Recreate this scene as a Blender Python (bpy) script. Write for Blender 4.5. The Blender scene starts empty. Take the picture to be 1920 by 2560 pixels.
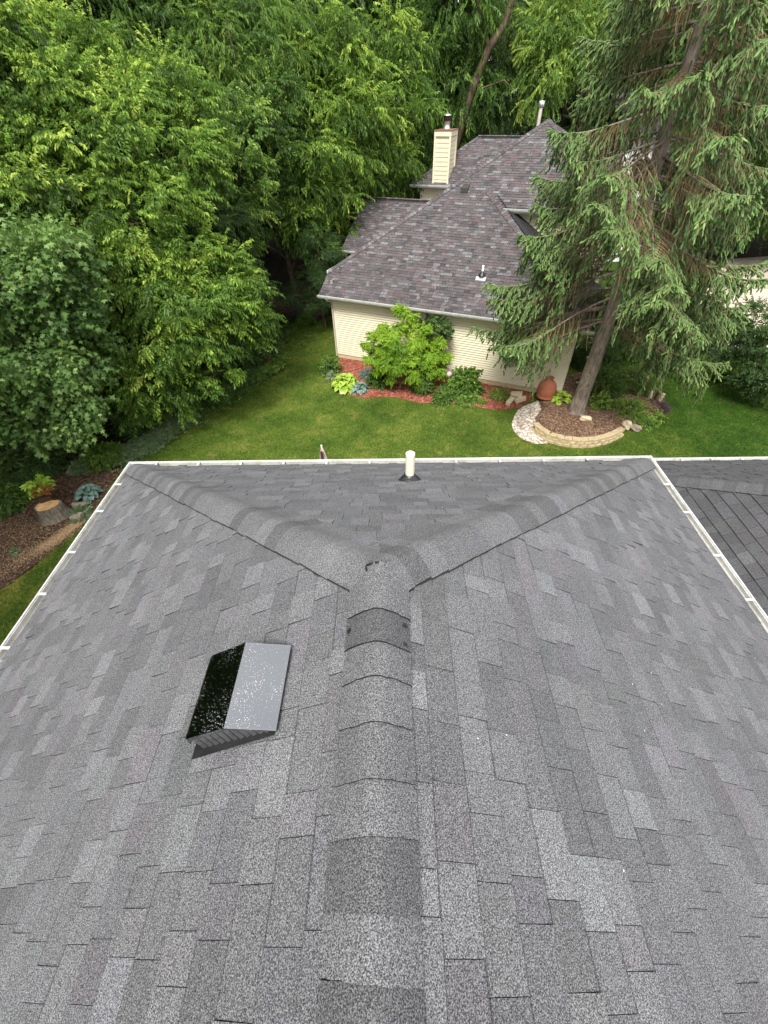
import bpy, math, json
import numpy as np
from mathutils import Vector, Matrix
rng = np.random.default_rng(7)
PI = math.pi

# ------------------------------------------------------------------ camera, world, sun
scene = bpy.context.scene
CX, CZ = 0.0645, 9.4
def cam_rows(p, yaw, roll):
    f = np.array([math.sin(yaw)*math.cos(p), math.cos(yaw)*math.cos(p), -math.sin(p)])
    r = np.array([math.cos(yaw), -math.sin(yaw), 0.]); u = np.cross(r, f)
    c, s = math.cos(roll), math.sin(roll)
    return c*r+s*u, -s*r+c*u, f
cd = bpy.data.cameras.new('camera'); cam = bpy.data.objects.new('camera', cd)
scene.collection.objects.link(cam); scene.camera = cam
r_, u_, f_ = cam_rows(0.773037, -0.0269952, -0.0283029)
cam.matrix_world = Matrix(((r_[0], u_[0], -f_[0], CX), (r_[1], u_[1], -f_[1], 0), (r_[2], u_[2], -f_[2], CZ), (0, 0, 0, 1)))
cd.sensor_fit = 'VERTICAL'; cd.sensor_height = 36.0; cd.sensor_width = 27.0
cd.lens = 36*1078.157/2560; cd.clip_start = 0.02; cd.clip_end = 2000

SUN_EL, SUN_AZ = math.radians(55), math.radians(197)     # azimuth clockwise from +Y: behind the camera, a little left
world = bpy.data.worlds.new('World'); scene.world = world; world.use_nodes = True
wn = world.node_tree; wn.nodes.clear()
sky = wn.nodes.new('ShaderNodeTexSky'); sky.sky_type = 'NISHITA'; sky.sun_disc = False
sky.sun_elevation = SUN_EL; sky.sun_rotation = SUN_AZ; sky.dust_density = 4.0; sky.air_density = 1.0; sky.ozone_density = 1.0
hs = wn.nodes.new('ShaderNodeHueSaturation'); hs.inputs['Saturation'].default_value = 0.22
bgn = wn.nodes.new('ShaderNodeBackground'); bgn.inputs['Strength'].default_value = 0.15
wo = wn.nodes.new('ShaderNodeOutputWorld')
cl = wn.nodes.new('ShaderNodeTexNoise'); cl.inputs['Scale'].default_value = 2.2; cl.inputs['Detail'].default_value = 5
clr = wn.nodes.new('ShaderNodeValToRGB'); clr.color_ramp.elements[0].position = .3; clr.color_ramp.elements[0].color = (.72, .74, .78, 1); clr.color_ramp.elements[1].position = .7; clr.color_ramp.elements[1].color = (1, 1, 1, 1)
wtc = wn.nodes.new('ShaderNodeTexCoord'); wn.links.new(wtc.outputs['Generated'], cl.inputs['Vector']); wn.links.new(cl.outputs[0], clr.inputs[0])
clm = wn.nodes.new('ShaderNodeVectorMath'); clm.operation = 'SCALE'; clm.inputs[3].default_value = 7.5; wn.links.new(clr.outputs[0], clm.inputs[0])
cmx = wn.nodes.new('ShaderNodeMix'); cmx.data_type = 'RGBA'; cmx.inputs[0].default_value = .8
wn.links.new(sky.outputs[0], hs.inputs['Color']); wn.links.new(hs.outputs[0], cmx.inputs[6]); wn.links.new(clm.outputs[0], cmx.inputs[7]); wn.links.new(cmx.outputs[2], bgn.inputs['Color']); wn.links.new(bgn.outputs[0], wo.inputs['Surface'])
sl = bpy.data.lights.new('sun', 'SUN'); sl.energy = 2.3; sl.angle = math.radians(16); sl.color = (1.0, 0.965, 0.90)
so = bpy.data.objects.new('sun', sl); scene.collection.objects.link(so)
sd = Vector((math.sin(SUN_AZ)*math.cos(SUN_EL), math.cos(SUN_AZ)*math.cos(SUN_EL), math.sin(SUN_EL)))
so.rotation_euler = sd.to_track_quat('Z', 'Y').to_euler()
scene.view_settings.view_transform = 'Standard'; scene.view_settings.look = 'None'
scene.view_settings.gamma = 1.0; scene.view_settings.exposure = 1.05

# ------------------------------------------------------------------ helpers
COL = scene.collection
def tag(o, label=None, cat=None, group=None, kind=None):
    if label: o['label'] = label
    if cat: o['category'] = cat
    if group: o['group'] = group
    if kind: o['kind'] = kind
    return o
def empty(name, loc=(0, 0, 0), label=None, cat=None, group=None):
    o = bpy.data.objects.new(name, None); COL.objects.link(o); o.location = loc; o.empty_display_size = 0.2
    return tag(o, label, cat, group)
class MB:
    """collects geometry; verts world coords, attributes per vertex"""
    def __init__(s): s.v = []; s.n = 0; s.f = []; s.c = []; s.m = []
    def add(s, verts, faces, col=(1, 1, 1), mi=0):
        verts = np.asarray(verts, float).reshape(-1, 3); b = s.n
        s.v.append(verts); s.n += len(verts)
        col = np.asarray(col, float)
        if col.ndim == 1: col = np.tile(col, (len(verts), 1))
        s.c.append(col)
        if isinstance(faces, np.ndarray):
            s.f.append(faces+b); s.m.append(np.full(len(faces), mi))
        else:
            for f in faces: s.f.append(np.array([f])+b); s.m.append(np.array([mi]))
        return s
    def box(s, lo, hi, col=(1, 1, 1), mi=0, M=None, bev=0.0):
        x0, y0, z0 = lo; x1, y1, z1 = hi
        v = np.array([[x0, y0, z0], [x1, y0, z0], [x1, y1, z0], [x0, y1, z0], [x0, y0, z1], [x1, y0, z1], [x1, y1, z1], [x0, y1, z1]])
        if M is not None: v = M(v)
        return s.add(v, np.array([[0, 3, 2, 1], [4, 5, 6, 7], [0, 1, 5, 4], [1, 2, 6, 5], [2, 3, 7, 6], [3, 0, 4, 7]]), col, mi)
    def tube(s, pts, rad, k=8, col=(1, 1, 1), mi=0, cap=True):
        pts = np.asarray(pts, float); n = len(pts); rad = np.broadcast_to(rad, (n,))
        t = np.gradient(pts, axis=0); t /= np.linalg.norm(t, axis=1)[:, None]+1e-9
        ref = np.array([0, 0, 1.]) if abs(t[0][2]) < .9 else np.array([1., 0, 0])
        a = np.cross(t, ref); a /= np.linalg.norm(a, axis=1)[:, None]+1e-9; b = np.cross(t, a)
        th = np.arange(k)*2*PI/k
        V = pts[:, None]+rad[:, None, None]*(np.cos(th)[None, :, None]*a[:, None]+np.sin(th)[None, :, None]*b[:, None])
        F = []
        i, j = np.meshgrid(np.arange(n-1), np.arange(k), indexing='ij'); j2 = (j+1) % k
        F = np.stack([i*k+j, i*k+j2, (i+1)*k+j2, (i+1)*k+j], -1).reshape(-1, 4)
        s.add(V.reshape(-1, 3), F, col, mi)
        if cap:
            s.add(V[0], [list(range(k))[::-1]] if False else [tuple(range(k))], col, mi); s.add(V[-1], [tuple(range(k))], col, mi)
        return s
    def lathe(s, c, prof, k=24, col=(1, 1, 1), mi=0, axis=None):
        """prof list of (r,z) ; optional axis matrix function"""
        th = np.arange(k)*2*PI/k; V = []
        for r, z in prof: V.append(np.stack([r*np.cos(th), r*np.sin(th), np.full(k, z)], -1))
        V = np.concatenate(V)
        if axis is not None: V = axis(V)
        V = V+np.asarray(c, float); n = len(prof)
        i, j = np.meshgrid(np.arange(n-1), np.arange(k), indexing='ij'); j2 = (j+1) % k
        F = np.stack([i*k+j, i*k+j2, (i+1)*k+j2, (i+1)*k+j], -1).reshape(-1, 4)
        return s.add(V, F, col, mi)
    def build(s, name, mats, parent=None, smooth=False, attr=True):
        me = bpy.data.meshes.new(name)
        V = np.concatenate(s.v); C = np.concatenate(s.c)
        if parent is not None: V = V-np.array(total_loc(parent))      # geometry is given in world space
        if C.shape[1] == 3: C = np.c_[C, np.ones(len(C))]
        fl = s.f
        sizes = np.concatenate([np.full(len(f), f.shape[1]) for f in fl]).astype(np.int32)
        loops = np.concatenate([f.ravel() for f in fl]).astype(np.int32)
        starts = np.concatenate([[0], np.cumsum(sizes)[:-1]]).astype(np.int32)
        me.vertices.add(len(V)); me.vertices.foreach_set('co', V.astype(np.float32).ravel())
        me.loops.add(len(loops)); me.loops.foreach_set('vertex_index', loops)
        me.polygons.add(len(sizes)); me.polygons.foreach_set('loop_start', starts); me.polygons.foreach_set('loop_total', sizes)
        if not isinstance(mats, (list, tuple)): mats = [mats]
        for m in mats: me.materials.append(m)
        me.polygons.foreach_set('material_index', np.concatenate(s.m).astype(np.int32))
        me.polygons.foreach_set('use_smooth', np.full(len(sizes), bool(smooth)))
        if attr:
            a = me.color_attributes.new('Col', 'FLOAT_COLOR', 'POINT'); a.data.foreach_set('color', C.astype(np.float32).ravel())
        me.update(calc_edges=True); me.validate()
        o = bpy.data.objects.new(name, me); COL.objects.link(o)
        if parent is not None:
            o.parent = parent
        return o
def total_loc(o):
    l = Vector((0, 0, 0))
    while o is not None:
        l += o.location; o = o.parent
    return l
def lin(r, g, b):
    return tuple(((c/255)/12.92 if c/255 <= .04045 else ((c/255+.055)/1.055)**2.4) for c in (r, g, b))

class Mat:
    def __init__(s, name):
        s.m = bpy.data.materials.new(name); s.m.use_nodes = True; s.t = s.m.node_tree; s.t.nodes.clear()
        s.out = s.t.nodes.new('ShaderNodeOutputMaterial'); s.b = s.t.nodes.new('ShaderNodeBsdfPrincipled')
        s.t.links.new(s.b.outputs[0], s.out.inputs[0])
    def N(s, typ, **k):
        n = s.t.nodes.new(typ)
        for a, v in k.items():
            if a.startswith('i_'): n.inputs[a[2:].replace('_', ' ')].default_value = v
            else: setattr(n, a, v)
        return n
    def L(s, a, b): s.t.links.new(a, b)
    def coords(s):
        return s.N('ShaderNodeTexCoord').outputs['Object']
    def noise(s, scale, detail=2, rough=.5, vec=None):
        n = s.N('ShaderNodeTexNoise'); n.inputs['Scale'].default_value = scale; n.inputs['Detail'].default_value = detail; n.inputs['Roughness'].default_value = rough
        s.L(vec if vec is not None else s.coords(), n.inputs['Vector']); return n.outputs[0]
    def ramp(s, fac, stops):
        r = s.N('ShaderNodeValToRGB'); e = r.color_ramp.elements
        while len(e) < len(stops): e.new(.5)
        for i, (p, c) in enumerate(stops):
            e[i].position = p; e[i].color = (*c, 1) if len(c) == 3 else c
        s.L(fac, r.inputs[0]); return r.outputs[0]
    def mix(s, a, b, fac, mode='MIX'):
        n = s.N('ShaderNodeMix'); n.data_type = 'RGBA'; n.blend_type = mode
        for sock, v in ((n.inputs[0], fac), (n.inputs[6], a), (n.inputs[7], b)):
            if hasattr(v, 'node'): s.L(v, sock)
            else: sock.default_value = v if isinstance(v, (int, float)) else (*v, 1)
        return n.outputs[2]
    def attr(s):
        return s.N('ShaderNodeAttribute', attribute_name='Col').outputs[0]
    def attrsep(s):
        n = s.N('ShaderNodeSeparateColor'); s.L(s.attr(), n.inputs[0]); return n.outputs
    def base(s, c, rough=.7, spec=None, metal=0):
        if hasattr(c, 'node'): s.L(c, s.b.inputs['Base Color'])
        else: s.b.inputs['Base Color'].default_value = (*c, 1)
        if hasattr(rough, 'node'): s.L(rough, s.b.inputs['Roughness'])
        else: s.b.inputs['Roughness'].default_value = rough
        if spec is not None: s.b.inputs['Specular IOR Level'].default_value = spec
        s.b.inputs['Metallic'].default_value = metal; return s
    def bump(s, h, strength=.3, dist=.01):
        n = s.N('ShaderNodeBump'); n.inputs['Strength'].default_value = strength; n.inputs['Distance'].default_value = dist
        s.L(h, n.inputs['Height']); s.L(n.outputs[0], s.b.inputs['Normal']); return s

# ------------------------------------------------------------------ materials
def m_granule(name, dark, light, scale, lo=.40, hi=.62, mott=.10):
    m = Mat(name); g = m.noise(scale, 2, .6); g2 = m.noise(scale*.62, 1, .5)
    gm = m.N('ShaderNodeMath', operation='ADD'); m.L(g, gm.inputs[0]); m.L(g2, gm.inputs[1])
    gh = m.N('ShaderNodeMath', operation='MULTIPLY'); m.L(gm.outputs[0], gh.inputs[0]); gh.inputs[1].default_value = .5
    c = m.ramp(gh.outputs[0], [(lo, dark), ((lo+hi)/2, tuple((a*.62+b*.38) for a, b in zip(dark, light))), (hi, light)])
    c = m.mix(c, m.attr(), 1.0, 'MULTIPLY')
    w = m.noise(1.7, 3, .6); w = m.ramp(w, [(.3, (1-mott,)*3), (.7, (1+mott*.5,)*3)])
    c = m.mix(c, w, 1.0, 'MULTIPLY')
    return m.base(c, .88, .25).bump(gh.outputs[0], .5, .003).m
M_SH = m_granule('asphalt_shingle', (.022, .022, .0235), (.245, .245, .254), 400)
M_SH2 = m_granule('asphalt_shingle_neighbor', (.05, .05, .05), (.20, .20, .20), 60, mott=.2)
def m_plain(name, col, rough=.6, spec=.4, metal=0, nscale=6, var=.12, bump=0):
    m = Mat(name); n = m.noise(nscale, 4, .6)
    c = m.ramp(n, [(.25, tuple(x*(1-var) for x in col)), (.75, tuple(min(1, x*(1+var)) for x in col))])
    m.base(c, rough, spec, metal)
    if bump: m.bump(n, bump, .01)
    return m.m
m = Mat('white_gutter_paint'); n = m.noise(5, 5, .7); n2 = m.noise(40, 3, .6)
c = m.mix(m.ramp(n, [(.35, (.46, .46, .43)), (.55, (.60, .60, .585)), (.7, (.66, .66, .65))]), m.ramp(n2, [(.3, (.85, .85, .84)), (.6, (1, 1, 1))]), 1.0, 'MULTIPLY')
M_WHITE = m.base(m.mix(c, m.attr(), 1.0, 'MULTIPLY'), .45, .4).m
M_CREAM = m_plain('cream_vinyl_siding', (.74, .67, .495), .5, .4, nscale=2, var=.04)
M_CREAMT = m_plain('cream_trim', (.76, .70, .57), .5, .4, nscale=3, var=.05)
M_TAUPE = m_plain('taupe_downspout', (.50, .43, .34), .5, .4, nscale=3, var=.06)
M_BLACKR = m_plain('black_rubber', (.018, .018, .020), .38, .5, nscale=20, var=.3)
M_FOUND = m_plain('tan_foundation', (.55, .44, .28), .85, .2, nscale=5, var=.18, bump=.2)
M_GALV = m_plain('galvanised_metal', (.55, .56, .57), .35, .5, .8, 8, .15)
M_RUST = m_plain('rusty_cap_metal', (.25, .13, .08), .7, .3, .2, 12, .5)
M_DARKMETAL = m_plain('dark_metal', (.06, .055, .05), .5, .4, .3, 10, .3)
# pvc pipe, yellowed
M_PVC = m_plain('yellowed_pvc', (.80, .76, .62), .45, .5, nscale=14, var=.06)
# black painted vent metal with granule dust flecks
m = Mat('black_vent_metal'); g = m.noise(260, 1, .5); p = m.noise(5, 3, .6)
msk = m.N('ShaderNodeMath', operation='MULTIPLY_ADD'); m.L(p, msk.inputs[0]); msk.inputs[1].default_value = .35; m.L(g, msk.inputs[2])
c = m.ramp(msk.outputs[0], [(.0, (.23, .235, .245)), (.875, (.23, .235, .245)), (.905, (.62, .62, .64))])
M_VENT = m.base(c, .11, .5, 1.0).m
m.L(m.ramp(msk.outputs[0], [(.875, (1, 1, 1)), (.905, (0, 0, 0))]), m.b.inputs['Metallic'])
# leaves
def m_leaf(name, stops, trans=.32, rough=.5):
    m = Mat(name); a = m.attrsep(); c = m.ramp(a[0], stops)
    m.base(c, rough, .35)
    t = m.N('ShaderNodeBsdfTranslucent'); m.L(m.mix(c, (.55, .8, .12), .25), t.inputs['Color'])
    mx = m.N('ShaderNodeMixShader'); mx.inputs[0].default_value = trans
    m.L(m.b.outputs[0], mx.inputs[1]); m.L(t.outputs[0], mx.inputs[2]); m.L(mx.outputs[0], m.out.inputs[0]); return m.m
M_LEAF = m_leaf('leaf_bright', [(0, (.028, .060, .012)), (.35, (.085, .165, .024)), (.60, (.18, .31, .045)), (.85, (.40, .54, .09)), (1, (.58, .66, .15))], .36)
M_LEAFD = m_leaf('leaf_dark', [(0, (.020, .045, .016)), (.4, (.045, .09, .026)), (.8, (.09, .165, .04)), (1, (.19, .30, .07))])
M_LEAFB = m_leaf('leaf_bluish', [(0, (.04, .09, .022)), (.5, (.095, .18, .042)), (1, (.24, .36, .10))], .25)
M_LEAFM = m_leaf('leaf_mid', [(0, (.024, .056, .014)), (.4, (.068, .14, .027)), (.70, (.17, .29, .05)), (1, (.44, .55, .11))], .34)
M_LIME = m_leaf('leaf_lime', [(0, (.13, .26, .02)), (.45, (.28, .46, .035)), (.85, (.46, .62, .07)), (1, (.65, .62, .36))], .38)
M_HOSTA = m_leaf('leaf_lime_hosta', [(0, (.16, .30, .03)), (.5, (.32, .48, .05)), (1, (.50, .62, .12))], .2)
M_BHOSTA = m_leaf('leaf_blue_hosta', [(0, (.08, .16, .13)), (.5, (.15, .24, .20)), (1, (.25, .34, .28))], .1)
M_VARIEG = m_leaf('leaf_variegated', [(0, (.06, .13, .04)), (.5, (.14, .22, .09)), (1, (.40, .45, .28))], .2)
M_PURPLE = m_leaf('leaf_purple', [(0, (.04, .02, .03)), (.6, (.10, .05, .07)), (1, (.18, .12, .14))], .15)
M_PINK = m_leaf('petal_pink', [(0, (.6, .25, .35)), (1, (.85, .5, .6))], .2)
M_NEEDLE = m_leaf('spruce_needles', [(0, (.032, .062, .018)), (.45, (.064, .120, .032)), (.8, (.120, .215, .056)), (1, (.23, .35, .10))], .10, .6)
M_TWIG = m_plain('spruce_twig', (.27, .19, .10), .85, .2, nscale=3, var=.35)
def m_bark(name, a, b, scale=9):
    m = Mat(name); tc = m.coords(); mp = m.N('ShaderNodeMapping'); mp.inputs['Scale'].default_value = (1, 1, .28); m.L(tc, mp.inputs[0])
    n = m.noise(scale, 5, .65, mp.outputs[0]); n2 = m.noise(1.2, 2)
    c = m.mix(m.ramp(n, [(.32, a), (.68, b)]), m.ramp(n2, [(.35, (.75, .75, .75)), (.65, (1.1, 1.1, 1.05))]), 1.0, 'MULTIPLY')
    return m.base(c, .9, .15).bump(n, .8, .03).m
M_BARK = m_bark('brown_bark', (.06, .042, .028), (.17, .125, .085))
M_SBARK = m_bark('spruce_bark', (.13, .10, .085), (.38, .32, .27), 14)
# grass
m = Mat('lawn_grass'); n1 = m.noise(.55, 6, .72); n2 = m.noise(13, 5, .8); n3 = m.noise(1.6, 4, .65)
g = m.ramp(n1, [(.36, (.042, .078, .010)), (.50, (.066, .108, .015)), (.64, (.11, .145, .025))])
dry = m.ramp(n3, [(.56, (0, 0, 0)), (.70, (1, 1, 1))])
g = m.mix(g, (.20, .17, .055), m.mix((0, 0, 0), dry, .55))
g = m.mix(g, m.ramp(n2, [(.36, (.40, .46, .34)), (.64, (1.6, 1.5, 1.35))]), 1.0, 'MULTIPLY')
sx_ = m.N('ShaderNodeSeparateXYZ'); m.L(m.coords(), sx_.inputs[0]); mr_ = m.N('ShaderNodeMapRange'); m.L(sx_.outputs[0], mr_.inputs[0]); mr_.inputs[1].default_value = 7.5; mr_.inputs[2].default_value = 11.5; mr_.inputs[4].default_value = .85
g = m.mix(g, m.mix(g, (.30, .52, .25), 1.0, 'MULTIPLY'), mr_.outputs[0])  # lusher grass towards +x, with the spruce's shade painted into its colour
ml_ = m.N('ShaderNodeMapRange'); m.L(sx_.outputs[0], ml_.inputs[0]); ml_.inputs[1].default_value = -8.5; ml_.inputs[2].default_value = -10; ml_.inputs[4].default_value = .75
g = m.mix(g, m.mix(g, m.ramp(m.noise(1.3, 5, .7), [(.42, (1, 1, 1)), (.62, (3.0, 1.9, 2.6))]), 1.0, 'MULTIPLY'), ml_.outputs[0])
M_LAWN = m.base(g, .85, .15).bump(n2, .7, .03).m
m = Mat('grass_blade'); a = m.attr(); n1 = m.noise(.55, 6, .72); n3 = m.noise(1.6, 4, .65)
g = m.ramp(n1, [(.36, (.055, .10, .012)), (.50, (.086, .14, .018)), (.64, (.14, .18, .032))])
dry = m.ramp(n3, [(.56, (0, 0, 0)), (.70, (1, 1, 1))]); g = m.mix(g, (.26, .22, .075), m.mix((0, 0, 0), dry, .55))
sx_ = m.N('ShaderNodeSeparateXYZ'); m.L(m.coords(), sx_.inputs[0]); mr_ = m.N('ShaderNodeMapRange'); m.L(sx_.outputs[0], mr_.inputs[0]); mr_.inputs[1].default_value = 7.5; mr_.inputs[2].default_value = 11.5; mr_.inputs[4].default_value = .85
g = m.mix(g, m.mix(g, (.30, .52, .25), 1.0, 'MULTIPLY'), mr_.outputs[0])  # blades on the right carry the same painted spruce shade
ml_ = m.N('ShaderNodeMapRange'); m.L(sx_.outputs[0], ml_.inputs[0]); ml_.inputs[1].default_value = -8.5; ml_.inputs[2].default_value = -10; ml_.inputs[4].default_value = .75
g = m.mix(g, m.mix(g, m.ramp(m.noise(1.3, 5, .7), [(.42, (1, 1, 1)), (.62, (3.0, 1.9, 2.6))]), 1.0, 'MULTIPLY'), ml_.outputs[0])
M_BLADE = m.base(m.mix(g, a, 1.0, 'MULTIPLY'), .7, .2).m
def m_mulch(name, a, b, c3, scale=22):
    m = Mat(name); v = m.N('ShaderNodeTexVoronoi'); v.inputs['Scale'].default_value = scale; v.inputs['Randomness'].default_value = 1
    n = m.noise(7, 3, .6); mp = m.N('ShaderNodeVectorMath', operation='ADD'); m.L(m.coords(), mp.inputs[0])
    sc = m.N('ShaderNodeVectorMath', operation='SCALE'); nn = m.N('ShaderNodeTexNoise'); nn.inputs['Scale'].default_value = 11; m.L(m.coords(), nn.inputs[0]); m.L(nn.outputs[1], sc.inputs[0]); sc.inputs[3].default_value = .12
    m.L(sc.outputs[0], mp.inputs[1]); m.L(mp.outputs[0], v.inputs['Vector'])
    s3 = m.N('ShaderNodeSeparateColor'); m.L(v.outputs['Color'], s3.inputs[0])
    col = m.ramp(s3.outputs[0], [(0, a), (.55, b), (1, c3)])
    col = m.mix(col, m.ramp(n, [(.3, (.7, .7, .7)), (.7, (1.2, 1.2, 1.2))]), 1.0, 'MULTIPLY')
    return m.base(col, .9, .1).bump(v.outputs['Distance'], .8, .03).m
M_RED = m_mulch('red_mulch', (.13, .032, .020), (.28, .080, .052), (.48, .21, .15), 24)
M_BROWN = m_mulch('brown_mulch', (.075, .040, .025), (.17, .10, .065), (.32, .22, .15), 22)
M_GRAVEL = m_mulch('pale_gravel', (.22, .17, .13), (.50, .43, .35), (.80, .76, .68), 15)
m = Mat('bed_soil'); n = m.noise(9, 5, .7); n2 = m.noise(.75, 3, .6)
c = m.ramp(n, [(.33, (.035, .020, .014)), (.50, (.085, .052, .035)), (.62, (.19, .125, .08)), (.74, (.38, .27, .17))])
M_SOIL = m.base(c, .95, .1).bump(n, .8, .04).m
m = Mat('sawdust'); n = m.noise(16, 5, .7); c = m.ramp(n, [(.3, (.30, .19, .10)), (.55, (.62, .42, .24)), (.75, (.80, .60, .38))])
M_SAW = m.base(c, .95, .1).bump(n, .5, .02).m
m = Mat('forest_floor'); n = m.noise(3, 5, .7); c = m.ramp(n, [(.35, (.02, .016, .009)), (.6, (.05, .04, .02)), (.75, (.05, .07, .02))])
M_FLOOR = m.base(c, .95, .1).bump(n, .8, .05).m
M_BLOCK = m_plain('tan_concrete_block', (.44, .35, .21), .9, .15, nscale=9, var=.3, bump=.4)
M_STONE = m_plain('pale_limestone', (.60, .50, .34), .9, .15, nscale=8, var=.25, bump=.5)
M_ROCK = m_plain('grey_brown_rock', (.30, .24, .19), .9, .2, nscale=7, var=.35, bump=.5)
M_TERRA = m_plain('terracotta', (.33, .115, .062), .75, .3, nscale=7, var=.2, bump=.15)
M_CONC = m_plain('pale_concrete', (.52, .45, .37), .9, .1, nscale=.9, var=.14)
M_DARKPOT = m_plain('dark_brown_pot', (.045, .022, .015), .5, .4, nscale=9, var=.3)
# cut wood with rings, centred on stump
m = Mat('fresh_cut_wood'); n = m.noise(4, 4, .6); n2 = m.noise(40, 2, .5)
M_CUT = m.base(m.mix(m.ramp(n, [(.35, (.45, .24, .10)), (.6, (.68, .42, .20)), (.75, (.78, .55, .30))]), m.ramp(n2, [(.3, (.85, .85, .85)), (.7, (1.1, 1.1, 1.1))]), 1.0, 'MULTIPLY'), .8, .2).m
M_UMB = Mat('striped_canvas'); a = M_UMB.attr(); M_UMB = M_UMB.base(a, .85, .1).m
M_PAINT = Mat('painted_colour'); M_PAINT = M_PAINT.base(M_PAINT.attr(), .7, .3).m

# ------------------------------------------------------------------ setting: ground sheets
def sheet(name, poly, z, mat, kind='structure', parent=None, dome=0.0):
    """flat polygon sheet, triangulated over a fine grid so that a mounded bed can rise in the middle"""
    poly = np.array(poly, float); mb = MB()
    if dome <= 0:
        mb.add(np.c_[poly, np.full(len(poly), z)], [tuple(range(len(poly)))])
    else:
        c = poly.mean(0); rings = [1, .93, .8, .55, .25]; V = []
        hs_ = [0, .6, .9, 1, 1]
        for r, h in zip(rings, hs_): V.append(np.c_[c+(poly-c)*r, np.full(len(poly), z+dome*h)])
        V.append(np.array([[*c, z+dome]])); k = len(poly); V = np.concatenate(V)
        F = []
        for i in range(4):
            for j in range(k): F.append((i*k+j, i*k+(j+1) % k, (i+1)*k+(j+1) % k, (i+1)*k+j))
        for j in range(k): F.append((4*k+j, 4*k+(j+1) % k, 5*k))
        mb.add(V, F)
    o = mb.build(name, mat, parent); 
    if kind: tag(o, kind=kind)
    return o
g = MB(); xs = np.linspace(-1, 1, 41); X, Y = np.meshgrid(np.sign(xs)*np.abs(xs)**2.2*400, np.sign(xs)*np.abs(xs)**2.2*400+15)
i, j = np.meshgrid(np.arange(40), np.arange(40), indexing='ij')
g.add(np.c_[X.ravel(), Y.ravel(), np.zeros(X.size)], np.stack([i*41+j, i*41+j+1, (i+1)*41+j+1, (i+1)*41+j], -1).reshape(-1, 4))
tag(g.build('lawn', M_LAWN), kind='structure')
LAWN_EDGE = [(-14.5, 2.0), (-12.0, 5.0), (-10.52, 6.78), (-9.98, 7.78), (-9.66, 8.71), (-9.38, 9.61), (-9.5, 10.8), (-9.5, 11.89), (-9.2, 12.7), (-8.5, 14.1), (-7.15, 16.65), (-6.11, 18.22), (-5.0, 19.3), (-5.3, 21.0), (-6.9, 22.91), (-6.9, 24.6), (-5.6, 25.3), (-4.4, 24.8), (-3.7, 26.0), (-3.6, 29)]
def jitter_line(P, step=.25, amp=.06, seed=1):
    r = np.random.default_rng(seed); out = []
    for a, b in zip(P[:-1], P[1:]):
        a = np.array(a, float); b = np.array(b, float); n = max(1, int(np.linalg.norm(b-a)/step))
        for k in range(n): out.append(a+(b-a)*k/n+r.normal(0, amp, 2)*(k > 0))
    out.append(np.array(P[-1], float)); return out
edge = jitter_line(LAWN_EDGE)
sheet('woodland_floor', [tuple(p) for p in edge]+[(-3.6, 33), (12, 36), (40, 36), (40, 120), (-90, 120), (-90, 2)], .004, M_FLOOR)
bedsoil = [tuple(p) for p in jitter_line([(-14.5, 2.0), (-12.0, 5.0), (-10.52, 6.78), (-9.98, 7.78), (-9.66, 8.71), (-9.38, 9.61), (-9.5, 10.8), (-9.5, 11.89), (-9.9, 12.3), (-11.4, 13.6), (-13.5, 12.2), (-14, 9), (-16, 6)], seed=2)]
sheet('garden_bed_soil', bedsoil, .008, M_SOIL)
rc = np.random.default_rng(5)
def chips(name, spots, n, mat, label, smin=.004, smax=.014):
    P = []
    for (x, y, sx, sy, a, k) in spots:
        m_ = int(n*k); q = rc.normal(0, 1, (m_, 2))*[sx, sy]; P.append(np.c_[x+q[:, 0]*math.cos(a)-q[:, 1]*math.sin(a), y+q[:, 0]*math.sin(a)+q[:, 1]*math.cos(a)])
    P = np.concatenate(P); m_ = len(P); a = rc.uniform(0, 2*PI, m_); L = rc.uniform(smin, smax, m_); W = L*rc.uniform(.25, .6, m_)
    d = np.stack([np.cos(a), np.sin(a)], -1)*L[:, None]; e = np.stack([-np.sin(a), np.cos(a)], -1)*W[:, None]; z = rc.uniform(.014, .035, m_)
    V = np.zeros((m_, 4, 3)); V[:, 0, :2] = P-d-e; V[:, 1, :2] = P+d-e; V[:, 2, :2] = P+d+e; V[:, 3, :2] = P-d+e; V[:, :, 2] = z[:, None]; V[:, 1:3, 2] += rc.normal(0, .008, (m_, 1)); q = MB()
    q.add(V.reshape(-1, 3), np.arange(m_*4).reshape(-1, 4)); return tag(q.build(name, mat), label, 'wood chips', None, 'stuff')
chips('sawdust', [(-9.72, 9.2, .30, .09, 1.1, .38), (-10.0, 8.55, .32, .13, .95, .22), (-10.5, 7.9, .45, .22, .8, .10), (-11.4, 7.0, .5, .18, .5, .12), (-11, 8.8, .9, .6, .5, .18)], 14000, M_SAW, 'pale sawdust and chips scattered along the bed edge')
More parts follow.
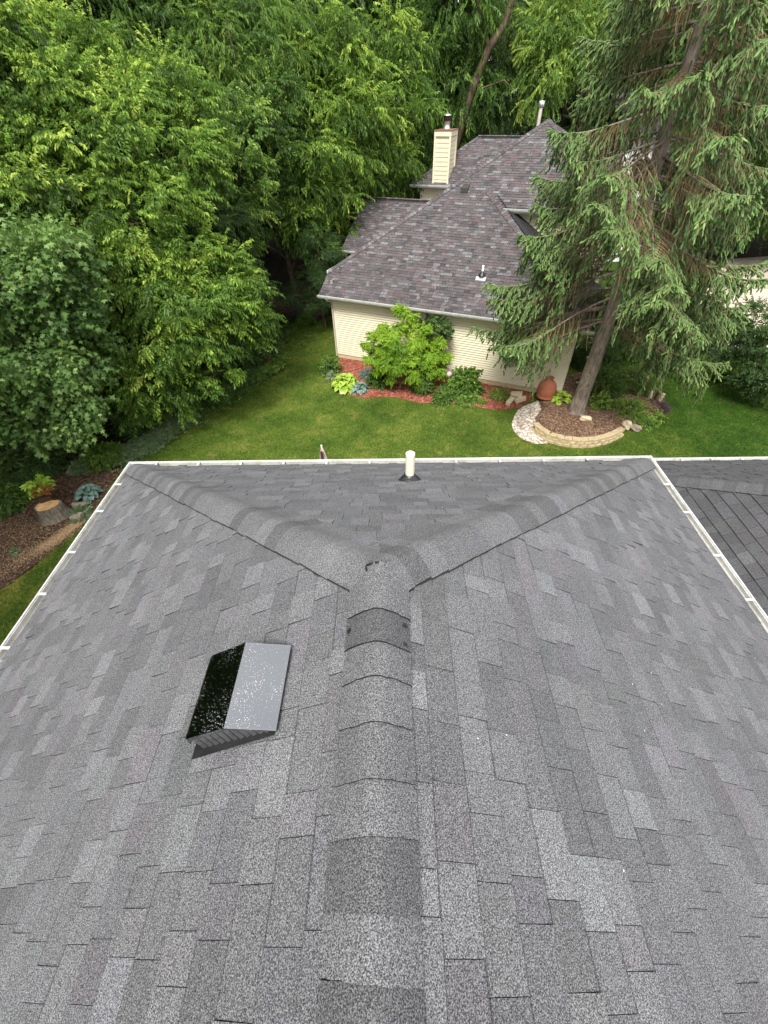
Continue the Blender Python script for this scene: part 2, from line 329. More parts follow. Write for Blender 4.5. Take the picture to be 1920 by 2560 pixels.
# red mulch bed along the neighbour's wall
RED = [(-2.75, 18.6), (-2.62, 17.9), (-2.3, 17.2), (-1.63, 16.85), (-0.98, 16.62), (-.3, 16.72), (0.3, 16.66), (1.28, 16.15), (1.93, 16.18), (2.8, 16.05), (3.59, 15.8), (4.2, 15.55), (4.69, 15.55), (5.3, 15.7), (5.75, 16.1), (6.2, 16.75), (3.0, 18.4), (-2.4, 20.6)]
sheet('red_mulch_bed', [tuple(p) for p in jitter_line(RED, .3, .02, 5)], .010, M_RED, dome=.05)
GRAV = [(5.45, 15.75), (5.0, 15.1), (4.75, 14.5), (4.72, 14.0), (4.9, 13.45), (5.35, 13.12), (5.8, 13.15), (5.75, 13.9), (5.75, 14.8), (6.15, 15.4), (6.85, 15.9), (6.5, 16.4)]
sheet('gravel_strip', [tuple(p) for p in jitter_line(GRAV, .3, .02, 6)], .014, M_GRAVEL, dome=.03)
BB = [(5.55, 13.95), (5.75, 13.5), (6.2, 13.15), (6.8, 13.03), (7.4, 13.06), (8.05, 13.32), (8.75, 13.8), (9.64, 14.31), (10.74, 14.91), (11.5, 16.3), (11.6, 18.5), (8.5, 18.5), (6.3, 17.2), (6.1, 15.4), (5.7, 14.8)]
sheet('brown_mulch_bed', [tuple(p) for p in jitter_line(BB, .3, .01, 7)], .02, M_BROWN, dome=.27)
sheet('driveway', [(16.4, 20.5), (30, 21), (48, 28), (48, 40), (25, 36), (18.2, 27)], .008, M_CONC)

# ------------------------------------------------------------------ shingles
def clip(poly, conv):
    """Sutherland-Hodgman, conv counter-clockwise"""
    out = poly
    for k in range(len(conv)):
        a = conv[k]; b = conv[(k+1) % len(conv)]; inp = out; out = []
        if not inp: break
        ex, ey = b[0]-a[0], b[1]-a[1]
        d = [ex*(q[1]-a[1])-ey*(q[0]-a[0]) for q in inp]
        for i in range(len(inp)):
            p, q = inp[i-1], inp[i]; dp, dq = d[i-1], d[i]
            if dq >= 0:
                if dp < 0: t = dp/(dp-dq); out.append((p[0]+(q[0]-p[0])*t, p[1]+(q[1]-p[1])*t))
                out.append(q)
            elif dp >= 0:
                t = dp/(dp-dq); out.append((p[0]+(q[0]-p[0])*t, p[1]+(q[1]-p[1])*t))
    return out
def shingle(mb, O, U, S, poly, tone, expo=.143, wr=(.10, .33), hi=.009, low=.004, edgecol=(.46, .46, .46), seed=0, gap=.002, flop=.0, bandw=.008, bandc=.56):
    r = np.random.default_rng(seed); O, U, S = (np.array(x, float) for x in (O, U, S)); N = np.cross(U, S)
    if N[2] < 0: N = -N
    area = sum(poly[i-1][0]*poly[i][1]-poly[i][0]*poly[i-1][1] for i in range(len(poly)))
    if area < 0: poly = poly[::-1]
    us = [p[0] for p in poly]; ss = [p[1] for p in poly]
    pv = np.array(poly); 
    mb.add(O+pv[:, :1]*U+pv[:, 1:]*S-N*.004, [tuple(range(len(poly)))], (.25, .25, .25))
    k0 = math.floor(min(ss)/expo)
    for k in range(k0, math.ceil(max(ss)/expo)):
        s0 = k*expo; u = min(us)-r.uniform(0, .3); up = bool(r.integers(2))
        while u < max(us):
            w = r.uniform(*wr)*(1.0 if up else 1.15); w = min(w, .36)
            jag = r.uniform(-.004, .004)
            rect = [(u, s0+jag), (u+w-gap, s0+jag), (u+w-gap, s0+expo+.004), (u, s0+expo+.004)]
            T = (hi if up else low)*r.uniform(.8, 1.25)
            if up and r.random() < flop: T *= 1.9
            col = tone(r, up); c = clip(rect, poly)
            if len(c) >= 3:
                P = np.array(c); h = T*(1-(P[:, 1]-s0)/expo*.93)
                top = O+P[:, :1]*U+P[:, 1:]*S+N*h[:, None]
                mb.add(top, [tuple(range(len(c)))], col)
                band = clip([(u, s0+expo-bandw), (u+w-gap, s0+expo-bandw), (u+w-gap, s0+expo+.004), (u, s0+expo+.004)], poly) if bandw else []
                if len(band) >= 3:      # darker granule band, also painting the contact shadow under the next course
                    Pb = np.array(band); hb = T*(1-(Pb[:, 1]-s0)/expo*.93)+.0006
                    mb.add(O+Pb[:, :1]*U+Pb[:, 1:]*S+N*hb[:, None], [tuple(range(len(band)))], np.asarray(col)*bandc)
                n = len(c); bot = O+P[:, :1]*U+P[:, 1:]*S-N*.003
                e = np.concatenate([top, bot]); mb.add(e, np.array([[i, (i+1) % n, n+(i+1) % n, n+i] for i in range(n)]), edgecol)
            u += w; up = not up if r.random() < .8 else up
def tone_main(r, up):
    x = r.random()
    t = (1.27 if x < .13 else 1.13 if x < .34 else 1.02 if x < .74 else .90)*1.05*r.uniform(.95, 1.05)*(1.0 if up else .95)
    tint = r.normal(0, .008, 3)+np.array([.0, -.003, .008])
    if r.random() < .06: tint += np.array([.025, -.01, .01])
    return np.clip(t*(1+tint), 0, 2)
def tone_dark(r, up):
    t = .62*r.uniform(.82, 1.15)*(1.25 if r.random() < .15 else 1)
    return np.clip(t*(1+r.normal(0, .015, 3)), 0, 2)
PAL = np.array([(.52, .46, .47), (.57, .46, .46), (.46, .42, .44), (.80, .77, .80), (.34, .31, .34), (.62, .56, .58), (.57, .42, .42), (.44, .39, .40)])*1.68
PALW = np.array([.24, .12, .18, .12, .10, .14, .06, .04])
def tone_nb(r, up):
    return PAL[r.choice(len(PAL), p=PALW)]*r.uniform(.85, 1.15)

# ------------------------------------------------------------------ our house
SL = .61163; WR = 3.60; Y0 = 1.205; RZ = CZ-1.54; cs = 1/math.sqrt(1+SL*SL)
YB = -2.4
EZ = RZ-SL*WR
YE = Y0+WR
house = empty('house', (0, 0, 0), 'grey shingled hipped house roof in the foreground, seen from its ridge, with white gutters', 'house')
mb = MB()
Lsl = WR/cs
# left slope: U = +Y along eave, S = up slope ; origin at eave (-WR,0)
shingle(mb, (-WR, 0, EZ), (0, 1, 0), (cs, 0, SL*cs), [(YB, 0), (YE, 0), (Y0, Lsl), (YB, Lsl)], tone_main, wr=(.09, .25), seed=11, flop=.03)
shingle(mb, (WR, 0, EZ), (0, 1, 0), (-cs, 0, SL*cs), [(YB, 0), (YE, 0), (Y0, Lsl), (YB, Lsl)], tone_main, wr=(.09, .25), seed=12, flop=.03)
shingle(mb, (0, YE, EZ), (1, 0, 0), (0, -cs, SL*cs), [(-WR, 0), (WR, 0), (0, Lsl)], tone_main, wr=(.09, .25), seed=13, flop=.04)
roof = mb.build('roof', M_SH, house)
# caps
def caps(mb, P0, P1, dA, dB, half, expo, tones, r=.045, lift=.012, T=.009, near_is_high=True, seed=0, halfB=None):
    """pieces from P0 to P1; each piece's P0-side edge is the raised one"""
    rr = np.random.default_rng(seed); P0, P1, dA, dB = (np.array(x, float) for x in (P0, P1, dA, dB)); halfB = halfB or half
    L = np.linalg.norm(P1-P0); d = (P1-P0)/L; up = -(dA+dB); up /= np.linalg.norm(up)
    k = 0; t = 0.0; K = 15
    while t < L-.02:
        e = expo[k] if (isinstance(expo, list) and k < len(expo)) else (expo if not isinstance(expo, list) else .143)
        t1 = min(L, t+e+.004); sk = rr.normal(0, .004); hf = half*rr.uniform(.97, 1.03); hfB = halfB*rr.uniform(.97, 1.03)
        q = np.linspace(-hf, hfB, K); wA = (np.sqrt(q*q+r*r)-q)/2; wB = (np.sqrt(q*q+r*r)+q)/2
        base = wA[:, None]*dA+wB[:, None]*dB+up*(.018+(lift+r/2*np.linalg.norm(dA+dB))*np.clip(1-(q/min(half, halfB))**2, 0, 1))[:, None]
        wob = rr.normal(0, .0015, K)
        lo = P0+d*(t)+base+up*T+d*(sk*q/hf+wob)[:, None]; hi_ = P0+d*(t1+.0)+base+up*.0015
        col = tones[k % len(tones)]*rr.uniform(.95, 1.05) if tones is not None else tone_main(rr, True)
        if tones is not None and np.ndim(col) == 0: col = np.array([col]*3)
        V = np.concatenate([lo, hi_]); F = np.array([[i, i+1, K+i+1, K+i] for i in range(K-1)])
        mb.add(V, F, col)
        V2 = np.concatenate([lo, lo-up*(T+.006)]); mb.add(V2, F, (.1, .1, .1))
        for s_ in (0, K-1):   # side edges
            a = np.array([lo[s_], hi_[s_], hi_[s_]-up*.02, lo[s_]-up*.03]); mb.add(a, np.array([[0, 1, 2, 3]]), (.30, .30, .30))
        t = t+e; k += 1
dl = np.array([-cs, 0, -SL*cs]); dr = np.array([cs, 0, -SL*cs]); df = np.array([0, cs, -SL*cs])
def hipframe(n1, n2, hd):
    a = np.cross(n1, hd); b = np.cross(n2, hd)
    return a/np.linalg.norm(a), b/np.linalg.norm(b)
nL = np.array([-SL*cs, 0, cs]); nR = np.array([SL*cs, 0, cs]); nF = np.array([0, SL*cs, cs])
for sx, nS in ((-1, nL), (1, nR)):
    hm = MB()
    A_ = np.array([0, Y0, RZ]); B_ = np.array([sx*WR, YE, EZ]); hd = (B_-A_)/np.linalg.norm(B_-A_)
    a, b = hipframe(nS, nF, hd)
    if a[1] > 0: a = -a           # towards the side slope (away from +y)
    if b[1] < 0: b = -b
    rr = np.random.default_rng(20+sx); tn = [float(rr.choice([.78, 1.0, 1.12, 1.18, 1.06, .80])) for _ in range(60)]
    caps(hm, B_, A_, a, b, .15, .143, tn, r=.06, lift=.006, T=.009, seed=30+sx, halfB=.26)
    hm.build('hip_cap', M_SH, roof, smooth=True)
rm = MB()
ys = [-.052, .075, .233, .377, .543, .702, .839, .987, 1.235]
tn = [.80, 1.12, .74, 1.06, .94, 1.14, 1.10, .74, 1.14]
# order from behind the camera forward
exps = [.143]*15+[ys[i+1]-ys[i] for i in range(8)]
tones = [.7, 1.0, .9, 1.05, .75, 1., .95, .7, 1.1, .9, 1., .8, 1., 1.08, .72]+tn[1:]
st = ys[0]-.143*15
caps(rm, (0, st, RZ), (0, ys[-1], RZ), dl, dr, .155, exps, tones, r=.045, lift=.004, T=.011, seed=5)
rm.build('ridge_cap', M_SH, roof, smooth=True)
# tar dabs
tr = np.random.default_rng(3)
def dab(x, y, w, l, a=0):
    zz = RZ-SL*(math.sqrt(x*x+.05*.05))+.05*SL*0+.030
    tm = MB(); th = np.linspace(0, 2*PI, 10, endpoint=False); rr_ = tr.uniform(.6, 1.2, 10)
    px_, py_ = np.cos(th)*w*rr_, np.sin(th)*l*rr_; c_, s_ = math.cos(a), math.sin(a)
    V = np.stack([x+c_*px_-s_*py_, y+s_*px_+c_*py_, np.full(10, zz)], -1)
    qq = V[:, 0]/cs; V[:, 2] = RZ-SL*cs*np.sqrt(qq*qq+.045**2)+.018+(.004+.045*SL*cs)*np.clip(1-(qq/.155)**2, 0, 1)+.010+(.004 if y > .99 else 0)
    V2 = V.copy(); V2[:, 2] -= .01; n = 10
    tm.add(np.concatenate([V, V2]), [tuple(range(n))]+[(i, (i+1) % n, n+(i+1) % n, n+i) for i in range(n)], (.1, .1, .1)); tm.build('tar_dab', M_BLACKR, roof)
dab(-.055, 1.205, .005, .018, .3); dab(-.040, 1.225, .016, .004); dab(-.008, 1.225, .010, .003)
dab(-.118, .925, .010, .013); dab(.112, .945, .011, .010); dab(-.118, .852, .012, .009); dab(.112, .86, .010, .010)

dbr = np.random.default_rng(12)
dm = MB()
for _ in range(60):
    x = dbr.uniform(.35, 3.3); y = dbr.uniform(.2, 3.2); a_ = dbr.uniform(0, PI); L_ = dbr.uniform(.002, .005); W_ = L_*dbr.uniform(.3, .8)
    if y > Y0+(WR-x)*.0+3.2-x*.2: continue
    zz = RZ-SL*x+.0135; e1 = np.array([math.cos(a_)*cs, math.sin(a_), -SL*math.cos(a_)*cs])*L_; e2 = np.array([-math.sin(a_)*cs, math.cos(a_), SL*math.sin(a_)*cs])*W_
    c0 = np.array([x, y, zz]); dm.add(np.array([c0-e1-e2, c0+e1-e2*.4, c0+e1*.7+e2, c0-e1*.6+e2]), np.array([[0, 1, 2, 3]]))
pf = dm.build('paint_speck', m_plain('white_speck', (.7, .7, .68), .8, .2), roof); pf['kind'] = 'stuff'
# gutter: swept K profile with mitred corners
def sweep(mb, prof, path_fn, col=(1, 1, 1)):
    rows = [path_fn(o, z) for o, z in prof]; n = len(rows[0]); V = np.concatenate(rows); F = []
    for i in range(len(prof)-1):
        for j in range(n-1): F.append((i*n+j, i*n+j+1, (i+1)*n+j+1, (i+1)*n+j))
    mb.add(V, np.array(F), col)
def path_main(o, z):
    return np.array([[-(WR+o), YB, EZ+z], [-(WR+o), YE+o, EZ+z], [WR+o, YE+o, EZ+z], [WR+o, YB, EZ+z]])
gm = MB()
prof = [(-.02, -.004), (-.02, -.13), (.05, -.13), (.075, -.10), (.098, -.06), (.103, -.012), (.112, -.010), (.112, .002), (.096, .002), (.096, -.012), (.090, -.014), (.088, -.06), (.05, -.118), (-.012, -.118), (-.012, -.012)]
sweep(gm, prof[:11], path_main); sweep(gm, prof[10:], path_main, (.86, .84, .80))
sweep(gm, [(-.03, -.008), (.004, -.010), (.004, -.04), (-.002, -.04)], path_main)       # drip edge
gutter = gm.build('gutter', M_WHITE, house)
def hanger(mb, c, ax, out):
    c = np.array(c, float); ax = np.array(ax, float); out = np.array(out, float); z = np.array([0, 0, 1.])
    def Mf(v): return c+v[:, :1]*ax+v[:, 1:2]*out+v[:, 2:]*z
    mb.box((-.013, -.02, -.006), (.013, .100, .004), M=Mf); mb.box((-.016, .086, -.014), (.016, .099, -.004), M=Mf)
hy = [4.42, 3.9, 3.22, 2.64, 2.02, 1.4, .8, .2]
for y in hy:
    h_ = MB(); hanger(h_, (-WR, y, EZ), (0, 1, 0), (-1, 0, 0)); h_.build('gutter_hanger', M_WHITE, gutter)
    h_ = MB(); hanger(h_, (WR, y-.12, EZ), (0, 1, 0), (1, 0, 0)); h_.build('gutter_hanger', M_WHITE, gutter)
for x in np.arange(-3.3, 3.4, .61):
    h_ = MB(); hanger(h_, (x, YE, EZ), (1, 0, 0), (0, 1, 0)); h_.build('gutter_hanger', M_WHITE, gutter)
wm = MB(); wm.box((-3.25, YB, 0), (3.25, YE-.35, EZ-.12)); wm.box((-WR+.005, YB, EZ-.14), (WR-.005, YE-.005, EZ-.125))
wm.build('wall', M_CREAM, house)
# plumbing vent pipe
pz = CZ-2.94; pc = np.array([.25, 3.49, pz])
pm = MB(); pm.lathe(pc, [(.046, -.1), (.046, .33), (.047, .345), (.045, .348), (.034, .348), (.033, .33), (.033, .1)], 28)
pipe = pm.build('vent_pipe', M_PVC, house, smooth=True)
bm_ = MB()
def tilt(V):
    c_, s_ = math.cos(-math.atan(SL)), math.sin(-math.atan(SL)); V = V.copy(); y, z = V[:, 1].copy(), V[:, 2].copy()
    k = np.clip(1-(z-.02)/.06, 0, 1); a = -math.atan(SL)*k; V[:, 1] = y*np.cos(a)-z*np.sin(a)*0; V[:, 2] = z+y*np.sin(a); return V
bm_.lathe(pc, [(.125, .006), (.122, .016), (.105, .022), (.088, .045), (.066, .062), (.060, .078), (.049, .084), (.0465, .088)], 28, axis=tilt)
bm_.build('rubber_boot', M_BLACKR, pipe, smooth=True)
fm_ = MB()
def slopeF(v): return np.array([pc[0], pc[1], pc[2]])+v[:, :1]*np.array([1, 0, 0])+v[:, 1:2]*df*-1+v[:, 2:]*nF
fm_.box((-.15, -.16, .002), (.15, .05, .014), M=slopeF); fm_.build('pipe_flashing', M_SH, pipe)

# slant-back attic vent on the left slope
def rs(x): return RZ+SL*x        # left slope height (x<0)
vent_m = MB(); ya, yb = .60, .945
profV = [(-.390, rs(-.390)+.030), (-.585, CZ-1.722), (-.772, CZ-1.842), (-.779, CZ-1.850), (-.781, CZ-1.905), (-.774, CZ-1.907), (-.770, CZ-1.858)]
n = len(profV)
Vv = np.array([[x, ya, z] for x, z in profV]+[[x, yb, z] for x, z in profV]); 
vent_m.add(Vv, np.array([[i, i+1, n+i+1, n+i] for i in range(n-1)]))
# folded lip on near and far end
for yy, s_ in ((ya, -1), (yb, 1)):
    lip = []
    for x, z in profV[:5]: lip.append([x, yy+s_*.0, z])
    low_ = [[-.392, yy, rs(-.392)+.012], [-.585, yy, CZ-1.755], [-.762, yy, CZ-1.880], [-.776, yy, CZ-1.900], [-.781, yy, CZ-1.907]]
    V = np.array(lip+low_); vent_m.add(V, np.array([[i, i+1, 6+i, 5+i] for i in range(4)]))
    vent_m.add(np.array([[profV[0][0], yy, profV[0][1]], [profV[1][0], yy, profV[1][1]], [profV[1][0], yy+s_*.006, profV[1][1]+.0015], [profV[0][0], yy+s_*.006, profV[0][1]+.0015]]), np.array([[0, 1, 2, 3]]))
    vent_m.add(np.array([[profV[2][0], yy, profV[2][1]], [profV[1][0], yy, profV[1][1]], [profV[1][0], yy+s_*.006, profV[1][1]+.0015], [profV[2][0], yy+s_*.006, profV[2][1]+.0015]]), np.array([[0, 1, 2, 3]]))
vent = vent_m.build('roof_vent', M_VENT, house)
lm = MB()
for yy in (ya+.012, yb-.012):
    lm.add(np.array([[-.40, yy, rs(-.40)+.004], [-.585, yy, CZ-1.75], [-.75, yy, CZ-1.872], [-.765, yy, rs(-.765)+.006]]), [(0, 1, 2, 3)], (.05, .05, .05))
lm.add(np.array([[-.765, ya+.012, rs(-.765)+.005], [-.765, yb-.012, rs(-.765)+.005], [-.75, yb-.012, CZ-1.872], [-.75, ya+.012, CZ-1.872]]), [(0, 1, 2, 3)], (.05, .05, .05))
lm.build('louver_backing', M_BLACKR, vent)
lg = MB()
for k in range(11):
    x = -.745+k*.031; zt = CZ-1.72+(x+.585)*(.155 if x > -.585 else .64)*1.0
    ztop = (CZ-1.765+(x+.585)*.62) if x < -.585 else (CZ-1.765+(x+.585)*-.0)
    ztop = min(ztop, CZ-1.768 if x < -.56 else CZ-1.768-(x+.56)*-.0); zb = rs(x)+.008
    ztop = max(min(ztop, np.interp(x, [-.78, -.585, -.39], [CZ-1.895, CZ-1.765, rs(-.39)+.02])), zb+.005)
    lg.add(np.array([[x, ya+.004, zb], [x+.016, ya+.011, zb+.008], [x+.016-.02, ya+.011, ztop], [x-.02, ya+.004, ztop]]), [(0, 1, 2, 3)], (1, 1, 1))
lg.build('louver_grille', m_plain('louver_metal', (.10, .10, .105), .35, .8, .3, 60, .5), vent)
fl = MB()
fl.add(np.array([[-.80, ya-.03, rs(-.80)+.012], [-.40, ya-.012, rs(-.40)+.012], [-.40, yb+.01, rs(-.40)+.012], [-.80, yb+.01, rs(-.80)+.012], [-.80, ya-.03, rs(-.80)+.004], [-.62, ya-.03, rs(-.62)+.004]]), [(0, 1, 2, 3)])
fl.build('vent_flange', M_BLACKR, vent)

# lower wing roof on the right
X2, Y2, Z2 = 2.32, 7.10, CZ-5.55
XL = 3.74; mb = MB()
D2 = 6.0
L2 = D2/cs
# west-facing slope: eave along Y at X2, rising to +x, clipped at XL
sx0 = (XL-X2)/cs
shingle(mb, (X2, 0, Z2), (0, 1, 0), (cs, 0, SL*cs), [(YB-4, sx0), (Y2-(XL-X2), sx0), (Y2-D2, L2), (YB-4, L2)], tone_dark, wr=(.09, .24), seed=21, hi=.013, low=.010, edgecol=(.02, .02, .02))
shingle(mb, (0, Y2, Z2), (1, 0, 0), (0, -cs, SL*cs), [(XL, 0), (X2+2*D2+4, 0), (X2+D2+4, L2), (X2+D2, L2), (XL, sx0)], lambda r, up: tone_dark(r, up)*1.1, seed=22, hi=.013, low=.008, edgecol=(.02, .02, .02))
wing = mb.build('wing_roof', M_SH, house); wing['label'] = 'darker charcoal shingled lower roof on the right behind the gutter'
wm = MB(); a, b = hipframe(nL, nF, np.array([1, -1, SL])/math.sqrt(2+SL*SL)); 
if a[1] > 0: a = -a
if b[1] < 0: b = -b
t0 = XL-X2
caps(wm, (XL, Y2-t0, Z2+SL*t0), (X2+D2, Y2-D2, Z2+SL*D2), a, b, .15, .143, [.68, .74, .8, .66, .82, .78, .6, .75], r=.05, lift=.014, T=.009, seed=44)
wm.build('hip_cap', M_SH, wing)
gm = MB()
def path_w(o, z): return np.array([[XL, Y2+o, Z2+z], [X2+2*D2+4, Y2+o, Z2+z]])
sweep(gm, prof, path_w); sweep(gm, [(-.03, -.008), (.004, -.010), (.004, -.04), (-.002, -.04)], path_w)
wg = gm.build('gutter', M_WHITE, house)
for x in np.arange(4.2, 12, .61):
    h_ = MB(); hanger(h_, (x, Y2, Z2), (1, 0, 0), (0, 1, 0)); h_.build('gutter_hanger', M_WHITE, wg)
wm = MB(); wm.box((XL-.01, -6, 0), (X2+2*D2+3.5, Y2-.35, Z2-.12))
wm.add(np.array([[XL, Y2-.02, Z2-.13], [XL, YE-2, Z2-.13], [XL, YE-2, Z2+SL*1.3], [XL, Y2-(XL-X2), Z2+SL*(XL-X2)-.02], [XL, Y2-.02, Z2-.02]]), [(0, 1, 2, 3, 4)])
wm.build('wall', M_CREAM, house)

# ------------------------------------------------------------------ neighbour's house
NB = np.array([-2.56, 20.67, 0.0]); ta = math.radians(-23.3)
NU = np.array([math.cos(ta), math.sin(ta), 0]); NV = np.array([-NU[1], NU[0], 0]); NZ = np.array([0, 0, 1.])
def nw(V):
    V = np.atleast_2d(np.asarray(V, float)); return NB+V[:, :1]*NU+V[:, 1:2]*NV+V[:, 2:]*NZ
nb = empty('neighbor_house', tuple(NB), 'cream sided house with brown and purple shingled hip roof and chimney beyond the lawn', 'house')
TS = .6; c6 = 1/math.sqrt(1+TS*TS)
def fz(v): return 2.99+TS*(v+.45)
mb = MB()
# front plane: U=NU, S up slope, origin at u=0,v=-.45
O_ = nw([0, -.45, 2.99])[0]; S_ = NV*c6+NZ*TS*c6
def fs(v): return (v+.45)/c6
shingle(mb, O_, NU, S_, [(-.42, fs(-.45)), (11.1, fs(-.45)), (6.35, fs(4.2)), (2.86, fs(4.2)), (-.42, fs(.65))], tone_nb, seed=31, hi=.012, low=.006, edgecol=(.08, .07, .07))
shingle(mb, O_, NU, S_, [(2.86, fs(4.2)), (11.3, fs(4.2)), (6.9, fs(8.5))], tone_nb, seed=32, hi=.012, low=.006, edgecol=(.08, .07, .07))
# plane facing +u on the lower part
tR = .6
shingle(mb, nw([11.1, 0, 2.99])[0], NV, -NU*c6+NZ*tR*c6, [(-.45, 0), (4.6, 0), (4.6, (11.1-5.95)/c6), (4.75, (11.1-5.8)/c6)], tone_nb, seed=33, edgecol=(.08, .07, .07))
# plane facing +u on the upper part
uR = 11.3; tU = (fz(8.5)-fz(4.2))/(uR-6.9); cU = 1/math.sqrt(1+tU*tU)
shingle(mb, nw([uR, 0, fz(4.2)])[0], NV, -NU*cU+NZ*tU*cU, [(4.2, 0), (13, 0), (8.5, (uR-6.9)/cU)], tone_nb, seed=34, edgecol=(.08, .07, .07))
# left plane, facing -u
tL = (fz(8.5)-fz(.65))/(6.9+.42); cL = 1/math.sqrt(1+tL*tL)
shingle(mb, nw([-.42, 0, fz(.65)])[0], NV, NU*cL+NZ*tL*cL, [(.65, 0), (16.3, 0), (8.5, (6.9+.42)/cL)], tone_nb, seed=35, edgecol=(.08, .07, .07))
# rear plane
mb.add(nw([[-.42, 16.3, fz(.65)], [11.3, 13, fz(4.2)], [6.9, 8.5, fz(8.5)]]), [(0, 1, 2)], (.6, .5, .5))
nroof = mb.build('roof', M_SH2, nb)
def ncap(P0, P1, n1, n2, seed, half=.15, name='hip_cap'):
    cp = MB()
    P0 = np.array(P0, float); P1 = np.array(P1, float); A_, B_ = nw(P0)[0], nw(P1)[0]; hd = (B_-A_)/np.linalg.norm(B_-A_)
    def wv(n): return n[0]*NU+n[1]*NV+n[2]*NZ
    a = np.cross(wv(n1), hd); b = np.cross(wv(n2), hd); a /= np.linalg.norm(a); b /= np.linalg.norm(b)
    if a[2] > 0: a = -a
    if b[2] > 0: b = -b
    rr = np.random.default_rng(seed); tn = [PAL[rr.choice(len(PAL))]*1.1 for _ in range(70)]
    caps(cp, A_, B_, a, b, half, .15, tn, r=.04, lift=.02, T=.014, seed=seed); cp.build(name, M_SH2, nroof)
def unit(v): v = np.array(v, float); return v/np.linalg.norm(v)
nFr = unit([0, -TS, 1]); nLf = unit([-tL, 0, 1]); nRt = unit([TS, 0, 1]); nUp = unit([tU, 0, 1])
# hip: left
A_ = np.array([-.42, .65, fz(.65)]); B_ = np.array([6.9, 8.5, fz(8.5)])
ncap(A_, B_, nFr*[1, 1, 1], nLf, 51)
ncap([11.0, -.35, 3.05], [5.35, 5.0, fz(5.0)], nFr, nRt, 52, .17)
ncap([11.3, 4.2, fz(4.2)], B_, nFr, nUp, 53)
# helper in local coordinates
class LB(MB):
    def add(s, verts, faces, col=(1, 1, 1), mi=0): return MB.add(s, nw(verts), faces, col, mi)
def siding(mb, a, b, z0, z1, out, expo=.1016, proj=.022):
    """lap siding between local points a,b (u,v), outward normal out (u,v)"""
    a = np.array([*a, 0.]); b = np.array([*b, 0.]); o = np.array([*out, 0.]); z = z0
    while z < z1-1e-4:
        zz = min(z+expo, z1)
        Z0 = np.array([0, 0, z]); Z1 = np.array([0, 0, zz])
        Zg = np.array([0, 0, max(z, zz-expo*.24)])      # lap lip, face, then the recessed groove under the next lap
        V = np.array([a+Z0-o*.022, b+Z0-o*.022, b+Z0+o*proj, a+Z0+o*proj, b+Zg+o*.004, a+Zg+o*.004, b+Zg-o*.022, a+Zg-o*.022, b+Z1-o*.022, a+Z1-o*.022])
        mb.add(V, [(0, 1, 2, 3), (3, 2, 4, 5), (5, 4, 6, 7), (7, 6, 8, 9)]); z = zz
w = LB()
siding(w, (0, 0), (10.6, 0), .22, 2.85, (0, -1), .1016, .03); siding(w, (10.6, 0), (10.6, 4.6), .22, 2.9, (1, 0)); siding(w, (0, 16), (0, 0), .22, 3.5, (-1, 0))
siding(w, (6.0, 4.6), (10.8, 4.6), 2.8, 5.75, (0, -1)); siding(w, (10.8, 4.6), (10.8, 13), .2, 5.8, (1, 0)); siding(w, (10.8, 13), (0, 16), .2, 5.0, (0, 1))
w.build('wall', M_CREAM, nb)
w = LB(); w.box((.012, .004, -.1), (10.58, 5, .215)); w.box((-.01, -.012, .18), (10.6, .0, .222)); w.build('foundation', M_FOUND, nb)
w = LB()
w.box((-.02, -.022, .2), (.09, .0, 2.88)); w.box((-.022, -.02, .2), (-.001, .10, 2.88)); w.box((-.42, -.45, 2.84), (11.1, 0.02, 2.87)); w.box((-.42, -.45, 2.84), (.02, .65, 2.87))
w.box((-.435, -.46, 2.87), (-.42, .70, 2.99)); w.box((5.9, 4.18, 5.60), (11.3, 4.62, 5.63)); w.build('corner_trim', M_CREAMT, nb)
def ngutter(u0, u1, v0, z0, name='gutter'):
    q = LB()
    pr = [(.0, -.005), (.0, -.12), (-.06, -.12), (-.09, -.07), (-.105, -.01), (-.105, .004), (-.09, .004), (-.088, -.06), (-.05, -.108), (-.008, -.108)]
    V = np.array([[u, v0+o, z0+z] for u in (u0, u1) for o, z in pr]); n = len(pr)
    q.add(V, np.array([[i, i+1, n+i+1, n+i] for i in range(n-1)])); q.add(V[:n], [tuple(range(n))]); q.add(V[n:], [tuple(range(n))])
    return q.build(name, M_CREAMT if False else M_WHITE, nb)
ngutter(-.45, 11.15, -.45, 2.99); ngutter(6.3, 11.4, 4.18, fz(4.18))
d = LB(); d.tube([(-.02, -.50, 2.88), (-.02, -.42, 2.78), (.0, -.12, 2.66), (.03, -.06, 2.6)], .04, 6); d.box((-.045, -.075, .1), (.028, -.024, 2.62)); d.build('downspout', M_TAUPE, nb)
# white metal end of the left eave gutter
d = LB(); d.box((-.55, .68, fz(.65)-.11), (-.43, 16, fz(.65)+.012)); d.build('gutter', M_WHITE, nb)
# rear-left wing (B)
mb = MB()
tB = .6; vB, zB = 4.3, 3.6; rv = 7.26; rzB = zB+tB*(rv-vB)
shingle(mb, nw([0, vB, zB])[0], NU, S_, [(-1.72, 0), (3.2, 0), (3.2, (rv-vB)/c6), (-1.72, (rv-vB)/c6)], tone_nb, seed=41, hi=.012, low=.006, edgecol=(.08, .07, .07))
mb.add(nw([[-1.72, rv, rzB], [3.2, rv, rzB], [3.2, rv+3, rzB-1.8], [-1.72, rv+3, rzB-1.8]]), [(0, 1, 2, 3)], (.5, .45, .45))
